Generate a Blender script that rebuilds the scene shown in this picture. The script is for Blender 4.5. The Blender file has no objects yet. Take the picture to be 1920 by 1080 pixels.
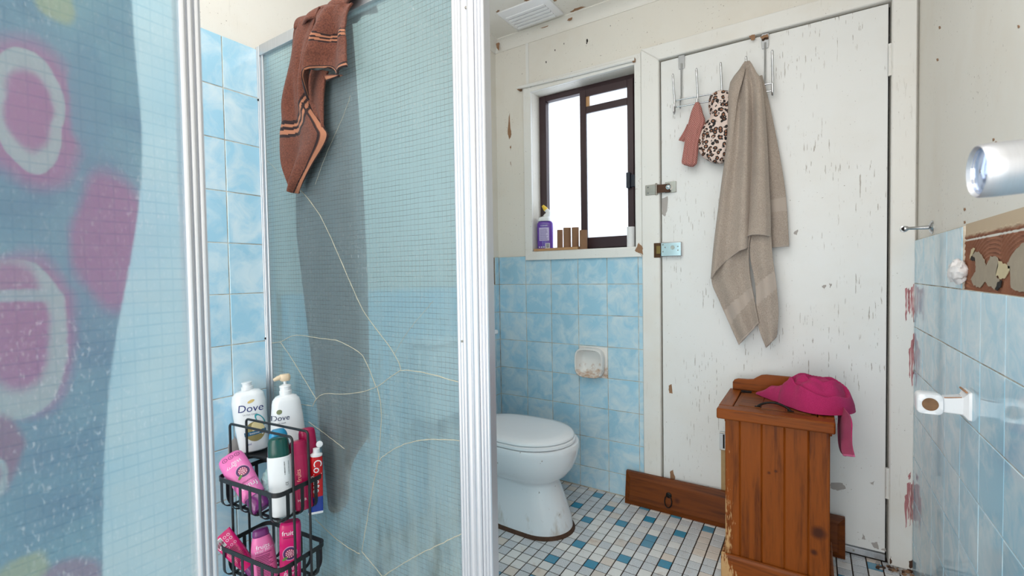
import bpy, bmesh, math, random
from mathutils import Vector, Matrix, noise as mnoise
random.seed(11)
SC = bpy.context.scene
COL = SC.collection
PI = math.pi

# ------------------------------------------------------------------ camera
FPX, YAW, PITCH, ROLL, CAMZ = 872.81, 0.5723, -0.0276, -0.0156, 1.08
_r = Vector((math.cos(YAW), math.sin(YAW), 0))
FW = Vector((-math.sin(YAW) * math.cos(PITCH), math.cos(YAW) * math.cos(PITCH), math.sin(PITCH)))
_u = _r.cross(FW)
RT = _r * math.cos(ROLL) + _u * math.sin(ROLL)
UP = -_r * math.sin(ROLL) + _u * math.cos(ROLL)
EYE = Vector((0, 0, CAMZ))
cd = bpy.data.cameras.new('camera')
cam = bpy.data.objects.new('camera', cd)
COL.objects.link(cam)
cam.matrix_world = Matrix(((RT.x, UP.x, -FW.x, 0), (RT.y, UP.y, -FW.y, 0), (RT.z, UP.z, -FW.z, CAMZ), (0, 0, 0, 1)))
cd.sensor_width = 36
cd.lens = FPX / 1920 * 36
cd.clip_start = 0.02
cd.dof.use_dof = True
cd.dof.focus_distance = 1.7
cd.dof.aperture_fstop = 7.0
SC.camera = cam

# ------------------------------------------------------------------ sky, ceiling lamp, fill light, exposure
w = bpy.data.worlds.new('sky')
SC.world = w
w.use_nodes = True
w.node_tree.nodes['Background'].inputs[0].default_value = (0.93, 0.97, 1, 1)
w.node_tree.nodes['Background'].inputs[1].default_value = 2.6


def area_lamp(name, loc, rot, sx, sy, power, col=(1, 1, 1)):
    l = bpy.data.lights.new(name, 'AREA')
    l.shape = 'RECTANGLE'
    l.size, l.size_y, l.energy, l.color = sx, sy, power, col
    o = bpy.data.objects.new(name, l)
    o.location, o.rotation_euler = loc, rot
    COL.objects.link(o)
    return o


area_lamp('ceiling_lamp', (-0.55, 0.35, 2.33), (0, 0, 0), 1.3, 1.1, 10.5, (1, 0.99, 0.975))
area_lamp('rear_fill_light', (-0.5, -1.3, 1.2), (math.radians(90), 0, 0), 1.6, 2.0, 35, (1, 0.995, 0.99))  # added fill light behind the camera, brightens the view from the front
vs = SC.view_settings
vs.view_transform = 'Standard'
vs.look = 'None'
vs.gamma = 1
vs.use_curve_mapping = False
vs.exposure = 0.22
SC.cycles.max_bounces = 10
SC.cycles.transmission_bounces = 8
SC.cycles.sample_clamp_indirect = 6

D, XL, XR, H = 2.156, -1.4734, 0.3074, 2.357      # back wall, left wall, right wall, ceiling
YB = -1.35
TP, Z1 = 0.1535, 1.0288                          # wall tile pitch, height of the first full joint


def ray(px, py):
    return FW + RT * ((px - 960) / FPX) + UP * ((540 - py) / FPX)


def at(px, py, ax, v):
    d = ray(px, py)
    return EYE + d * ((v - EYE[ax]) / d[ax])


def by(px, py, y=D): return at(px, py, 1, y)
def rx(px, py, x=XR): return at(px, py, 0, x)
def fz(px, py, z=0): return at(px, py, 2, z)
def dist(p): return (p - EYE).dot(FW)
def atd(px, py, d): return EYE + ray(px, py) * d


def proj(p):
    q = p - EYE
    d = q.dot(FW)
    return 960 + FPX * q.dot(RT) / d, 540 - FPX * q.dot(UP) / d


# ------------------------------------------------------------------ materials
def lin(c):
    return tuple((v / 255 / 12.92 if v / 255 <= 0.04045 else ((v / 255 + 0.055) / 1.055) ** 2.4) for v in c) + (1,)


class NT:
    def __init__(s, name):
        s.m = bpy.data.materials.new(name)
        s.m.use_nodes = True
        s.t = s.m.node_tree
        s.t.nodes.clear()
        s.out = s.t.nodes.new('ShaderNodeOutputMaterial')

    def nd(s, ty, ins=None, **kw):
        n = s.t.nodes.new('ShaderNode' + ty)
        for k, v in kw.items():
            setattr(n, k, v)
        for k, v in (ins or {}).items():
            s.set(n.inputs[k], v)
        return n

    def set(s, sock, v):
        if isinstance(v, bpy.types.NodeSocket):
            s.t.links.new(v, sock)
        else:
            if sock.type == 'RGBA' and len(v) == 3:
                v = tuple(v) + (1,)
            sock.default_value = v

    def co(s, kind='Object'):
        return s.nd('TexCoord').outputs[kind]

    def map(s, v, sc=(1, 1, 1), loc=(0, 0, 0), rot=(0, 0, 0)):
        return s.nd('Mapping', {'Vector': v, 'Scale': sc, 'Location': loc, 'Rotation': rot}).outputs[0]

    def rnd(s):
        return s.nd('ObjectInfo').outputs['Random']

    def shift(s, v, amt=37.0):
        r = s.math('MULTIPLY', s.rnd(), amt)
        c = s.nd('CombineXYZ', {0: r, 1: s.math('MULTIPLY', r, 1.7), 2: s.math('MULTIPLY', r, 0.6)}).outputs[0]
        return s.nd('VectorMath', {0: v, 1: c}, operation='ADD').outputs[0]

    def noise(s, v, sc, det=3, ro=0.55, di=0.0):
        return s.nd('TexNoise', {'Vector': v, 'Scale': sc, 'Detail': det, 'Roughness': ro, 'Distortion': di}).outputs[0]

    def ramp(s, f, pts, mode='LINEAR'):
        n = s.nd('ValToRGB', {0: f})
        cr = n.color_ramp
        cr.interpolation = mode
        while len(cr.elements) < len(pts):
            cr.elements.new(0.5)
        for e, (p, c) in zip(cr.elements, pts):
            e.position = p
            e.color = (c, c, c, 1) if isinstance(c, (int, float)) else (tuple(c) + (1,))[:4]
        return n.outputs[0]

    def mix(s, f, a, b, mode='MIX'):
        n = s.nd('Mix', data_type='RGBA', blend_type=mode)
        s.set(n.inputs[0], f)
        s.set(n.inputs[6], a)
        s.set(n.inputs[7], b)
        return n.outputs[2]

    def math(s, op, a, b=0.0, c=0.0):
        return s.nd('Math', {0: a, 1: b, 2: c}, operation=op).outputs[0]

    def xyz(s, v):
        n = s.nd('SeparateXYZ', {0: v})
        return n.outputs[0], n.outputs[1], n.outputs[2]

    def bump(s, h, st=0.3, di=0.002):
        return s.nd('Bump', {'Height': h, 'Strength': st, 'Distance': di}).outputs[0]

    def pr(s, col, ro=0.5, me=0.0, nor=None, **kw):
        n = s.nd('BsdfPrincipled', {'Base Color': col, 'Roughness': ro, 'Metallic': me})
        if nor is not None:
            s.set(n.inputs['Normal'], nor)
        for k, v in kw.items():
            s.set(n.inputs[k.replace('_', ' ')], v)
        return n.outputs[0]

    def fin(s, sh):
        s.t.links.new(sh, s.out.inputs[0])
        return s.m


def plain(name, c, ro=0.4, me=0.0, var=0.06, **kw):
    n = NT(name)
    v = n.noise(n.co(), 60, 3)
    a = lin(c)
    dk = tuple(x * (1 - var * 2) for x in a[:3])
    return n.fin(n.pr(n.mix(v, a, dk), ro, me, n.bump(v, 0.05, 0.001), **kw))


def paint(name, c, scratch=0.0, speck=0.5, seed=0, stain=(196, 176, 150), scr_col=(176, 169, 162)):
    n = NT(name)
    v = n.map(n.co(), loc=(seed, seed * 2, seed))
    big = n.noise(v, 3.0, 4, 0.6)
    col = n.mix(n.ramp(big, [(0.5, 0), (0.85, 0.55)]), lin(c), lin(stain))
    fine = n.noise(v, 90, 3, 0.6)
    # flecks of dirt
    clus = n.ramp(n.noise(v, 7, 3), [(0.45, 0), (0.62, 1)])
    sp = n.ramp(n.noise(v, 130, 2, 0.5), [(0.70 - 0.02 * speck, 0), (0.735, 1)])
    col = n.mix(n.math('MULTIPLY', n.math('MULTIPLY', sp, clus), 0.75), col, lin((120, 100, 82)))
    h = n.math('MULTIPLY', fine, 0.4)
    if scratch > 0:
        sv = n.map(v, sc=(170, 170, 16))
        m = n.ramp(n.noise(sv, 1.0, 3, 0.55), [(0.64, 0), (0.67, 1)])
        cl = n.ramp(n.noise(v, 4.5, 3, 0.6), [(0.46, 0), (0.60, 1)])
        mm = n.math('MULTIPLY', n.math('MULTIPLY', m, cl), scratch)
        col = n.mix(mm, col, lin(scr_col))
        h = n.math('SUBTRACT', h, mm)
    return n.fin(n.pr(col, 0.42, 0, n.bump(h, 0.35, 0.0012)))


M = {}
M['wall'] = paint('painted_wall', (232, 228, 219), 0.12, 1.0, 1, stain=(218, 206, 188))
M['ceil'] = paint('painted_ceiling', (234, 231, 224), 0.0, 1.0, 4, stain=(218, 206, 188))
M['door'] = paint('painted_door', (236, 237, 236), 1.0, 0.8, 8, stain=(226, 222, 214))
M['trim'] = paint('painted_trim', (236, 235, 231), 0.22, 0.8, 3, stain=(224, 214, 198))
M['bare_wood'] = plain('bare_timber', (168, 128, 96), 0.8, var=0.2)
M['bare_grey'] = plain('bare_undercoat', (182, 176, 172), 0.8)
M['pink_under'] = plain('old_pink_paint', (193, 128, 132), 0.7, var=0.15)
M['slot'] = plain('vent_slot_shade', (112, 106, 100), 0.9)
M['dark_gap'] = plain('dark_hole', (28, 22, 20), 0.9)
M['rust_hole'] = plain('rotten_timber', (96, 66, 40), 0.9, var=0.3)


def tile_mat(name, c0, c1, ro=0.09):
    n = NT(name)
    v = n.shift(n.co())
    a = n.noise(v, 13, 5, 0.62, 0.9)
    b = n.noise(v, 5, 3, 0.5, 0.4)
    f = n.ramp(n.math('ADD', n.math('MULTIPLY', a, 0.7), n.math('MULTIPLY', b, 0.35)), [(0.44, 0), (0.60, 0.7), (0.72, 1)])
    tint = n.mix(n.rnd(), lin(c0), tuple(x * 1.07 for x in lin(c0)[:3]))
    col = n.mix(f, tint, lin(c1))
    return n.fin(n.pr(col, ro, 0, n.bump(n.noise(v, 8, 2), 0.05, 0.002), IOR=1.5))


M['tile'] = tile_mat('blue_marbled_tile', (166, 210, 231), (219, 236, 243))


def grout_mat(name, c, c2):
    n = NT(name)
    v = n.co()
    return n.fin(n.pr(n.mix(n.ramp(n.noise(v, 14, 4, 0.65), [(0.4, 0), (0.7, 1)]), lin(c), lin(c2)), 0.9))


M['grout'] = grout_mat('wall_grout', (216, 208, 194), (150, 126, 96))
M['floor_grout'] = grout_mat('floor_grout', (58, 40, 30), (40, 28, 24))


def mosaic(name, c, spk, amt, stain=0.5):
    n = NT(name)
    w_ = n.nd('NewGeometry').outputs['Position']
    s = n.ramp(n.noise(w_, 430, 2, 0.6), [(0.5 - 0.05 * amt, 0), (0.56, 1)])
    col = n.mix(n.math('MULTIPLY', s, amt), lin(c), lin(spk))
    col = n.mix(n.math('MULTIPLY', n.rnd(), 0.25), col, lin((190, 196, 204)))
    st = n.ramp(n.noise(w_, 16, 4, 0.6), [(0.56, 0), (0.75, 1)])
    col = n.mix(n.math('MULTIPLY', st, stain), col, lin((178, 138, 104)))
    return n.fin(n.pr(col, 0.3, 0, n.bump(n.noise(w_, 60, 2), 0.06, 0.001)))


M['mo_white'] = mosaic('white_mosaic', (244, 243, 241), (215, 210, 206), 0.3, 0.35)
M['mo_grey'] = mosaic('speckled_grey_mosaic', (232, 235, 238), (150, 154, 164), 0.6, 0.25)
M['mo_beige'] = mosaic('beige_mosaic', (236, 224, 213), (212, 194, 180), 0.4, 0.5)
M['mo_blue'] = mosaic('teal_mosaic', (46, 150, 186), (38, 124, 158), 0.5, 0.15)


def wood(name, axis='Z', base=(134, 68, 18), dark=(70, 30, 7), wear=None, knots=()):
    n = NT(name)
    v0 = n.co()
    v = n.shift(v0, 9)
    sc = {'Z': (14, 14, 1.1), 'X': (1.1, 14, 14), 'Y': (14, 1.1, 14)}[axis]
    g = n.noise(n.map(v, sc=sc), 2.2, 5, 0.6, 0.8)
    g2 = n.noise(n.map(v, sc=tuple(x * 6 for x in sc)), 2.0, 3, 0.6)
    f = n.math('ADD', n.math('MULTIPLY', g, 0.75), n.math('MULTIPLY', g2, 0.25))
    col = n.ramp(f, [(0.3, lin(dark)[:3]), (0.5, lin(base)[:3]), (0.72, tuple(x * 1.3 for x in lin(base)[:3]))])
    for kx, ky, kz, r in knots:
        dd = n.nd('VectorMath', {0: v0, 1: (kx, ky, kz)}, operation='DISTANCE').outputs['Value']
        dd = n.math('ADD', dd, n.math('MULTIPLY', n.noise(v0, 60, 2), 0.3 * r))
        col = n.mix(n.ramp(dd, [(r * 0.55, 1.0), (r * 1.15, 0.0)]), col, lin((70, 32, 14)))
    if wear:
        x0, x1, z0, z1, amt = wear
        X, Y, Z = n.xyz(v0)
        a = n.nd('MapRange', {0: X, 1: x0, 2: x1, 3: 1.0, 4: 0.0}).outputs[0]
        b = n.nd('MapRange', {0: Z, 1: z0, 2: z1, 3: 1.0, 4: 0.0}).outputs[0]
        k = n.math('MULTIPLY', a, b)
        sv = n.noise(n.map(v0, sc=(160, 160, 28)), 1.0, 4, 0.65)
        m = n.ramp(n.math('ADD', sv, n.math('MULTIPLY', k, amt)), [(0.78, 0), (0.86, 1)])
        col = n.mix(m, col, lin((198, 158, 110)))
    return n.fin(n.pr(col, 0.42, 0, n.bump(f, 0.12, 0.002), Specular_IOR_Level=0.22))


M['wood_v'] = wood('varnished_pine_upright', 'Z', wear=(-0.262, -0.200, 0.05, 0.62, 0.52), knots=((0.02, 1.768, 0.235, 0.027), (0.008, 1.768, 0.168, 0.012), (-0.10, 1.768, 0.41, 0.006), (-0.12, 1.768, 0.40, 0.005)))
M['wood_h'] = wood('varnished_pine_rail', 'X', wear=(-0.275, -0.19, 0.0, 0.16, 0.75))
M['wood_top'] = wood('varnished_pine_top', 'X', base=(122, 66, 28), dark=(76, 38, 14))
M['wood_front'] = wood('varnished_pine_drawer_front', 'X', base=(112, 56, 16), dark=(62, 28, 7), knots=((-0.50, 2.09, 0.07, 0.018), (-0.44, 2.09, 0.085, 0.006)))
M['bead_light'] = plain('pale_worn_edge', (196, 150, 104), 0.5)
M['ply'] = plain('pale_plywood', (190, 158, 112), 0.6, var=0.12)


def metal(name, c, ro, var=0.1, stretch=(1, 1, 1), me=1.0):
    n = NT(name)
    v = n.noise(n.map(n.co(), sc=stretch), 30, 3)
    a = lin(c)
    return n.fin(n.pr(n.mix(v, a, tuple(x * (1 - var * 2) for x in a[:3])), n.math('ADD', n.math('MULTIPLY', v, ro * 0.4), ro * 0.8), me))


M['alu'] = metal('anodised_aluminium', (216, 218, 224), 0.36, 0.05, (8, 8, 0.3), 0.75)
M['alu_old'] = metal('dull_aluminium', (205, 208, 212), 0.4, 0.12, (8, 8, 0.3), 0.8)
M['chrome'] = metal('chrome', (205, 207, 210), 0.14, 0.1)
M['steel'] = metal('worn_nickel', (176, 172, 164), 0.3, 0.2)
M['lamp_metal'] = metal('brushed_lamp_metal', (214, 215, 220), 0.45, 0.05, (1, 1, 20))
M['black'] = plain('black_powder_coat', (30, 31, 34), 0.42)
M['iron'] = plain('black_iron', (30, 26, 24), 0.5, 0.6)
M['brass'] = metal('old_brass', (128, 108, 66), 0.45)
M['ceramic'] = plain('white_ceramic', (240, 241, 244), 0.10, var=0.01)


def toilet_mat():
    n = NT('toilet_porcelain')
    v = n.co()
    X, Y, Z = n.xyz(v)
    k = n.nd('MapRange', {0: Z, 1: 0.0, 2: 0.30, 3: 0.24, 4: 0.0}).outputs[0]
    st = n.ramp(n.math('ADD', n.noise(n.map(v, sc=(14, 14, 5)), 1.0, 5, 0.65), k), [(0.74, 0), (0.90, 0.5)])
    col = n.mix(st, lin((238, 240, 244)), lin((170, 146, 116)))
    sp = n.ramp(n.noise(v, 70, 2), [(0.72, 0), (0.75, 0.8)])
    col = n.mix(sp, col, lin((150, 140, 128)))
    return n.fin(n.pr(col, 0.1))


M['toilet'] = toilet_mat()
M['seat'] = plain('white_seat_plastic', (242, 243, 246), 0.14, var=0.01)
M['seal'] = plain('rusty_seal', (92, 62, 44), 0.8, var=0.3)


def soap_holder_mat():
    n = NT('stained_ceramic')
    v = n.co()
    X, Y, Z = n.xyz(v)
    k = n.nd('MapRange', {0: Z, 1: 0.585, 2: 0.66, 3: 0.32, 4: 0.0}).outputs[0]
    st = n.ramp(n.math('ADD', n.noise(v, 40, 4, 0.65), k), [(0.66, 0), (0.92, 0.8)])
    return n.fin(n.pr(n.mix(st, lin((240, 236, 232)), lin((186, 138, 96))), 0.14))


M['soap'] = soap_holder_mat()
M['rust_ceramic'] = plain('rust_stained_edge', (196, 140, 98), 0.6, var=0.2)


def terry(name, c, c2, band=None, fine=260, dist_=0.003, attr=True, sheen=0.3):
    n = NT(name)
    v = n.co()
    t = n.noise(v, fine, 3, 0.7)
    col = n.mix(n.ramp(t, [(0.3, 0), (0.7, 1)]), lin(c), lin(c2))
    col = n.mix(n.ramp(n.noise(v, 9, 3), [(0.3, 0), (0.8, 0.35)]), col, tuple(x * 0.75 for x in lin(c)[:3]))
    h = t
    if attr:
        for an, bc in band:
            a = n.nd('Attribute', attribute_name=an).outputs['Fac']
            m = n.ramp(a, [(0.42, 0), (0.58, 1)])
            col = n.mix(m, col, lin(bc))
            h = n.math('MULTIPLY', h, n.math('SUBTRACT', 1.0, n.math('MULTIPLY', m, 0.7)))
    return n.fin(n.pr(col, 0.95, 0, n.bump(h, 0.9, dist_), Sheen_Weight=sheen, Sheen_Roughness=0.5))


M['towel_brown'] = terry('rust_brown_terry', (84, 44, 33), (140, 82, 62), (('tan', (170, 112, 84)), ('dark', (42, 24, 24))), 260, 0.004, True, 0.08)
M['towel_grey'] = terry('taupe_terry', (160, 145, 133), (198, 183, 170), (('band', (184, 170, 159)),), 260, 0.003, True, 0.15)
M['cloth_pink'] = terry('pink_microfibre', (168, 28, 88), (196, 46, 110), (('hem', (216, 92, 144)),), 420, 0.0012, True, 0.06)
M['tissue'] = plain('white_tissue', (238, 236, 236), 0.9)


def scarf_mat():
    n = NT('dusty_pink_knit')
    v = n.co()
    wv = n.nd('TexWave', {'Vector': n.map(v, rot=(0, 0.6, 0)), 'Scale': 60, 'Distortion': 3, 'Detail': 1}).outputs['Fac']
    col = n.mix(n.ramp(wv, [(0.35, 0), (0.65, 1)]), lin((158, 92, 86)), lin((204, 148, 140)))
    return n.fin(n.pr(col, 0.95, 0, n.bump(wv, 0.5, 0.002)))


M['scarf'] = scarf_mat()


def leopard_mat():
    n = NT('leopard_print')
    v = n.co()
    vd = n.nd('VectorMath', {0: v, 1: n.nd('VectorMath', {0: n.nd('TexNoise', {'Vector': v, 'Scale': 60.0}).outputs[1], 'Scale': 0.008}, operation='SCALE').outputs[0]}, operation='ADD').outputs[0]
    vo = n.nd('TexVoronoi', {'Vector': vd, 'Scale': 60.0, 'Randomness': 0.9})
    d = vo.outputs['Distance']
    ring = n.ramp(d, [(0.0, lin((150, 98, 70))[:3]), (0.24, lin((150, 98, 70))[:3]), (0.30, lin((24, 18, 20))[:3]), (0.50, lin((24, 18, 20))[:3]), (0.55, lin((226, 206, 196))[:3])])
    brk = n.ramp(n.noise(v, 80, 2), [(0.60, 0), (0.63, 1)])
    return n.fin(n.pr(n.mix(brk, ring, lin((226, 206, 196))), 0.7))


M['leopard'] = leopard_mat()
M['cardboard'] = plain('brown_cardboard', (150, 112, 84), 0.85, var=0.1)
M['paper'] = plain('white_paper', (240, 240, 240), 0.85)
M['win_frame'] = plain('dark_brown_window_frame', (58, 38, 42), 0.35)
M['win_latch'] = plain('navy_black_latch', (26, 34, 48), 0.4)


def frosted():
    n = NT('frosted_glass')
    v = n.noise(n.co(), 40, 3)
    tr = n.nd('BsdfTranslucent', {'Color': n.mix(v, (0.93, 0.96, 1), (0.86, 0.9, 0.96))}).outputs[0]
    rf = n.nd('BsdfRefraction', {'Color': (0.95, 0.97, 1, 1), 'Roughness': 0.5, 'IOR': 1.2}).outputs[0]
    gl = n.nd('BsdfGlossy', {'Roughness': 0.2}).outputs[0]
    a = n.nd('MixShader', {0: 0.35, 1: tr, 2: rf}).outputs[0]
    return n.fin(n.nd('MixShader', {0: 0.05, 1: a, 2: gl}).outputs[0])


M['frosted'] = frosted()


def wired_glass(name, axis, scum=1.0, pitch=0.0127, haze=0.36, ior=1.06, ro=0.3, wc=(96, 130, 142), t0=(198, 234, 244), b0=(0.80, 0.93, 0.97), ww=0.08):
    n = NT(name)
    v = n.co()
    X, Y, Z = n.xyz(v)
    A = X if axis == 'X' else Y
    wob = n.math('MULTIPLY', n.math('SUBTRACT', n.noise(v, 9, 2), 0.5), 0.006)
    fa = n.math('FRACT', n.math('DIVIDE', n.math('ADD', A, wob), pitch))
    fz_ = n.math('FRACT', n.math('DIVIDE', n.math('ADD', Z, wob), pitch))
    la = n.math('LESS_THAN', fa, ww)
    lz = n.math('LESS_THAN', fz_, ww * 1.1)
    wire = n.math('MULTIPLY', n.math('MAXIMUM', n.math('MULTIPLY', la, 0.55), lz), n.ramp(n.noise(v, 25, 2), [(0.3, 0.25), (0.6, 0.85)]))
    fleck_v = n.map(v, sc=(420, 420, 120) if axis == 'X' else (420, 420, 160))
    fl = n.math('MULTIPLY', n.ramp(n.noise(fleck_v, 1.0, 2), [(0.58, 0), (0.70, 1)]), n.ramp(n.noise(v, 5, 2), [(0.35, 0.15), (0.6, 1)]))
    streak = n.noise(n.map(v, sc=(38, 38, 2.2)), 1.0, 5, 0.7)
    low = n.nd('MapRange', {0: Z, 1: 0.2, 2: 1.35, 3: 0.16, 4: -0.14}).outputs[0]
    sc = n.ramp(n.math('ADD', streak, low), [(0.48, 0), (0.80, 1)])
    sc = n.math('MULTIPLY', sc, scum)
    grime = n.math('MULTIPLY', n.ramp(n.math('ADD', n.noise(n.map(v, sc=(12, 12, 4)), 1.0, 5, 0.7), n.math('MULTIPLY', low, 0.8)), [(0.57, 0), (0.78, 0.75)]), scum)
    tint = n.mix(n.math('MULTIPLY', fl, 0.6), lin(t0), lin((252, 254, 255)))
    tint = n.mix(wire, tint, lin(wc))
    body = n.mix(sc, n.mix(0.45, tint, b0), lin((190, 208, 208)))
    body = n.mix(grime, body, lin((118, 124, 116)))
    pits = n.nd('TexVoronoi', {'Vector': n.map(v, sc=(1, 1, 1)), 'Scale': 210.0}).outputs['Distance']
    nor = n.bump(n.math('ADD', pits, n.math('MULTIPLY', wire, 0.8)), 0.25, 0.0015)
    rf = n.nd('BsdfRefraction', {'Color': tint, 'Roughness': ro, 'IOR': ior, 'Normal': nor}).outputs[0]
    tl = n.nd('BsdfTranslucent', {'Color': body}).outputs[0]
    df = n.nd('BsdfDiffuse', {'Color': body}).outputs[0]
    hz = n.nd('MixShader', {0: 0.42, 1: tl, 2: df}).outputs[0]
    k = n.math('ADD', n.math('MULTIPLY', n.math('MAXIMUM', sc, grime), 0.35), n.math('ADD', haze, n.math('MULTIPLY', fl, 0.4)))
    a = n.nd('MixShader', {0: k, 1: rf, 2: hz}).outputs[0]
    gl = n.nd('BsdfGlossy', {'Roughness': 0.16, 'Normal': nor}).outputs[0]
    fr = n.nd('Fresnel', {'IOR': 1.45, 'Normal': nor}).outputs[0]
    return n.fin(n.nd('MixShader', {0: n.math('MULTIPLY', fr, 0.8), 1: a, 2: gl}).outputs[0])


def clear_back():
    n = NT('smooth_glass_face')
    return n.fin(n.nd('BsdfTransparent', {'Color': (0.96, 0.985, 0.98, 1)}).outputs[0])


M['glass_back'] = clear_back()


def pane(name, m, parent, x0, x1, y0, y1, z0, z1, front):
    """sheet of obscure glass: patterned on its front side, smooth behind"""
    b_ = MB().box(x0, x1, y0, y1, z0, z1)
    fc_ = {'-y': 2, '+x': 5}[front]
    b_.mi = [0 if i == fc_ else 1 for i in range(6)]
    return b_.build(name, [m, M['glass_back']], parent)


M['glass_side'] = wired_glass('obscure_wired_glass', 'X')
M['glass_door'] = wired_glass('obscure_wired_glass_door', 'Y', 0.06, 0.0127, 0.30, 1.12, 0.5, (204, 222, 226), (226, 236, 236), (0.90, 0.92, 0.92), 0.13)
M['crack'] = plain('crack_line', (196, 192, 172), 0.6, var=0.2)
M['lens'] = plain('clear_lens', (190, 205, 235), 0.08, 0.6)
M['board_brown'] = None


# ------------------------------------------------------------------ mesh helpers
class MB:
    def __init__(s):
        s.v, s.f, s.mi = [], [], []
        s.cur = 0
        s.attr = {}
        s.X = None

    def add(s, vs, fs):
        o = len(s.v)
        s.v += [tuple(s.X @ Vector(p)) if s.X else tuple(p) for p in vs]
        s.f += [tuple(i + o for i in f) for f in fs]
        s.mi += [s.cur] * len(fs)
        return s

    def box(s, x0, x1, y0, y1, z0, z1):
        return s.add([(x, y, z) for z in (z0, z1) for y in (y0, y1) for x in (x0, x1)],
                     [(0, 2, 3, 1), (4, 5, 7, 6), (0, 1, 5, 4), (2, 6, 7, 3), (0, 4, 6, 2), (1, 3, 7, 5)])

    def prism(s, poly, fn0, fn1):
        n = len(poly)
        vs = [fn0(p) for p in poly] + [fn1(p) for p in poly]
        fs = [tuple(range(n - 1, -1, -1)), tuple(range(n, 2 * n))]
        fs += [(i, (i + 1) % n, n + (i + 1) % n, n + i) for i in range(n)]
        return s.add(vs, fs)

    def prism_y(s, poly, y0, y1): return s.prism(poly, lambda p: (p[0], y0, p[1]), lambda p: (p[0], y1, p[1]))
    def prism_x(s, poly, x0, x1): return s.prism(poly, lambda p: (x0, p[0], p[1]), lambda p: (x1, p[0], p[1]))
    def prism_z(s, poly, z0, z1): return s.prism(poly, lambda p: (p[0], p[1], z0), lambda p: (p[0], p[1], z1))

    def loft(s, rings, caps=True, closed=True):
        n = len(rings[0])
        vs = [p for r in rings for p in r]
        fs = []
        for j in range(len(rings) - 1):
            for i in range(n if closed else n - 1):
                k = (i + 1) % n
                fs.append((j * n + i, j * n + k, (j + 1) * n + k, (j + 1) * n + i))
        if caps:
            fs.append(tuple(range(n - 1, -1, -1)))
            fs.append(tuple((len(rings) - 1) * n + i for i in range(n)))
        return s.add(vs, fs)

    def tube(s, path, r, n=10, closed=False, caps=True):
        P = [Vector(p) for p in path]
        m = len(P)
        rr = r if isinstance(r, (list, tuple)) else [r] * m
        rings, nrm = [], None
        for i in range(m):
            if closed:
                t = (P[(i + 1) % m] - P[i - 1]).normalized()
            else:
                t = (P[min(i + 1, m - 1)] - P[max(i - 1, 0)]).normalized()
            if nrm is None:
                nrm = t.cross(Vector((0.31, 0.17, 0.93)))
                if nrm.length < 0.05:
                    nrm = t.cross(Vector((1, 0, 0)))
            nrm = (nrm - t * nrm.dot(t)).normalized()
            b = t.cross(nrm)
            rings.append([P[i] + (nrm * math.cos(a) + b * math.sin(a)) * rr[i] for a in [2 * PI * k / n for k in range(n)]])
        if closed:
            rings.append(rings[0])
        return s.loft(rings, caps and not closed)

    def lathe(s, prof, n=24, caps=True):
        return s.loft([[(r * math.cos(2 * PI * k / n), r * math.sin(2 * PI * k / n), z) for k in range(n)] for r, z in prof], caps)

    def grid(s, fn, nu, nv, attrs=None):
        o = len(s.v)
        vs = [fn(i / nu, j / nv) for j in range(nv + 1) for i in range(nu + 1)]
        for k, af in (attrs or {}).items():
            d = s.attr.setdefault(k, {})
            for j in range(nv + 1):
                for i in range(nu + 1):
                    d[o + j * (nu + 1) + i] = af(i / nu, j / nv)
        return s.add(vs, [(j * (nu + 1) + i, j * (nu + 1) + i + 1, (j + 1) * (nu + 1) + i + 1, (j + 1) * (nu + 1) + i) for j in range(nv) for i in range(nu)])

    def mesh(s, name, mats, ang=40, fix=True):
        me = bpy.data.meshes.new(name)
        me.from_pydata(s.v, [], s.f)
        for k, d in s.attr.items():
            a = me.attributes.new(k, 'FLOAT', 'POINT')
            for i, v in d.items():
                a.data[i].value = v
        for m in (mats if isinstance(mats, (list, tuple)) else [mats]):
            me.materials.append(m)
        me.polygons.foreach_set('material_index', s.mi)
        if fix:
            bm = bmesh.new()
            bm.from_mesh(me)
            bmesh.ops.recalc_face_normals(bm, faces=bm.faces)
            bm.to_mesh(me)
            bm.free()
        me.polygons.foreach_set('use_smooth', [True] * len(me.polygons))
        me.set_sharp_from_angle(angle=math.radians(ang))
        me.update()
        return me

    def build(s, name, mats, parent=None, bevel=0, ang=40, solid=0, sub=0, fix=True, **props):
        o = bpy.data.objects.new(name, s.mesh(name, mats, ang, fix))
        return link(o, parent, bevel, solid, sub, **props)


INV = {}


def link(o, parent=None, bevel=0, solid=0, sub=0, **props):
    COL.objects.link(o)
    if parent is not None:
        o.parent = parent
        if parent.name in INV:
            o.matrix_parent_inverse = INV[parent.name]
    if solid:
        m = o.modifiers.new('thickness', 'SOLIDIFY')
        m.thickness = solid
        m.offset = 0
    if sub:
        m = o.modifiers.new('smooth', 'SUBSURF')
        m.levels = m.render_levels = sub
    if bevel:
        m = o.modifiers.new('bevel', 'BEVEL')
        m.width = bevel
        m.segments = 2
        m.limit_method = 'ANGLE'
        m.angle_limit = math.radians(50)
    for k, v in props.items():
        o[k] = v
    return o


def thing(name, label, cat, loc=(0, 0, 0), mat=None, group=None):
    """an Empty at the thing's base; with loc its parts are given in room coordinates, with mat in its own"""
    o = bpy.data.objects.new(name, None)
    COL.objects.link(o)
    o.empty_display_size = 0.05
    if mat is not None:
        o.matrix_world = mat
    else:
        o.location = loc
        INV[o.name] = Matrix.Translation(loc).inverted()
    o['label'], o['category'] = label, cat
    if group:
        o['group'] = group
    return o


def box(name, m, parent, x0, x1, y0, y1, z0, z1, bevel=0, **kw):
    return MB().box(x0, x1, y0, y1, z0, z1).build(name, m, parent, bevel, **kw)


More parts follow.
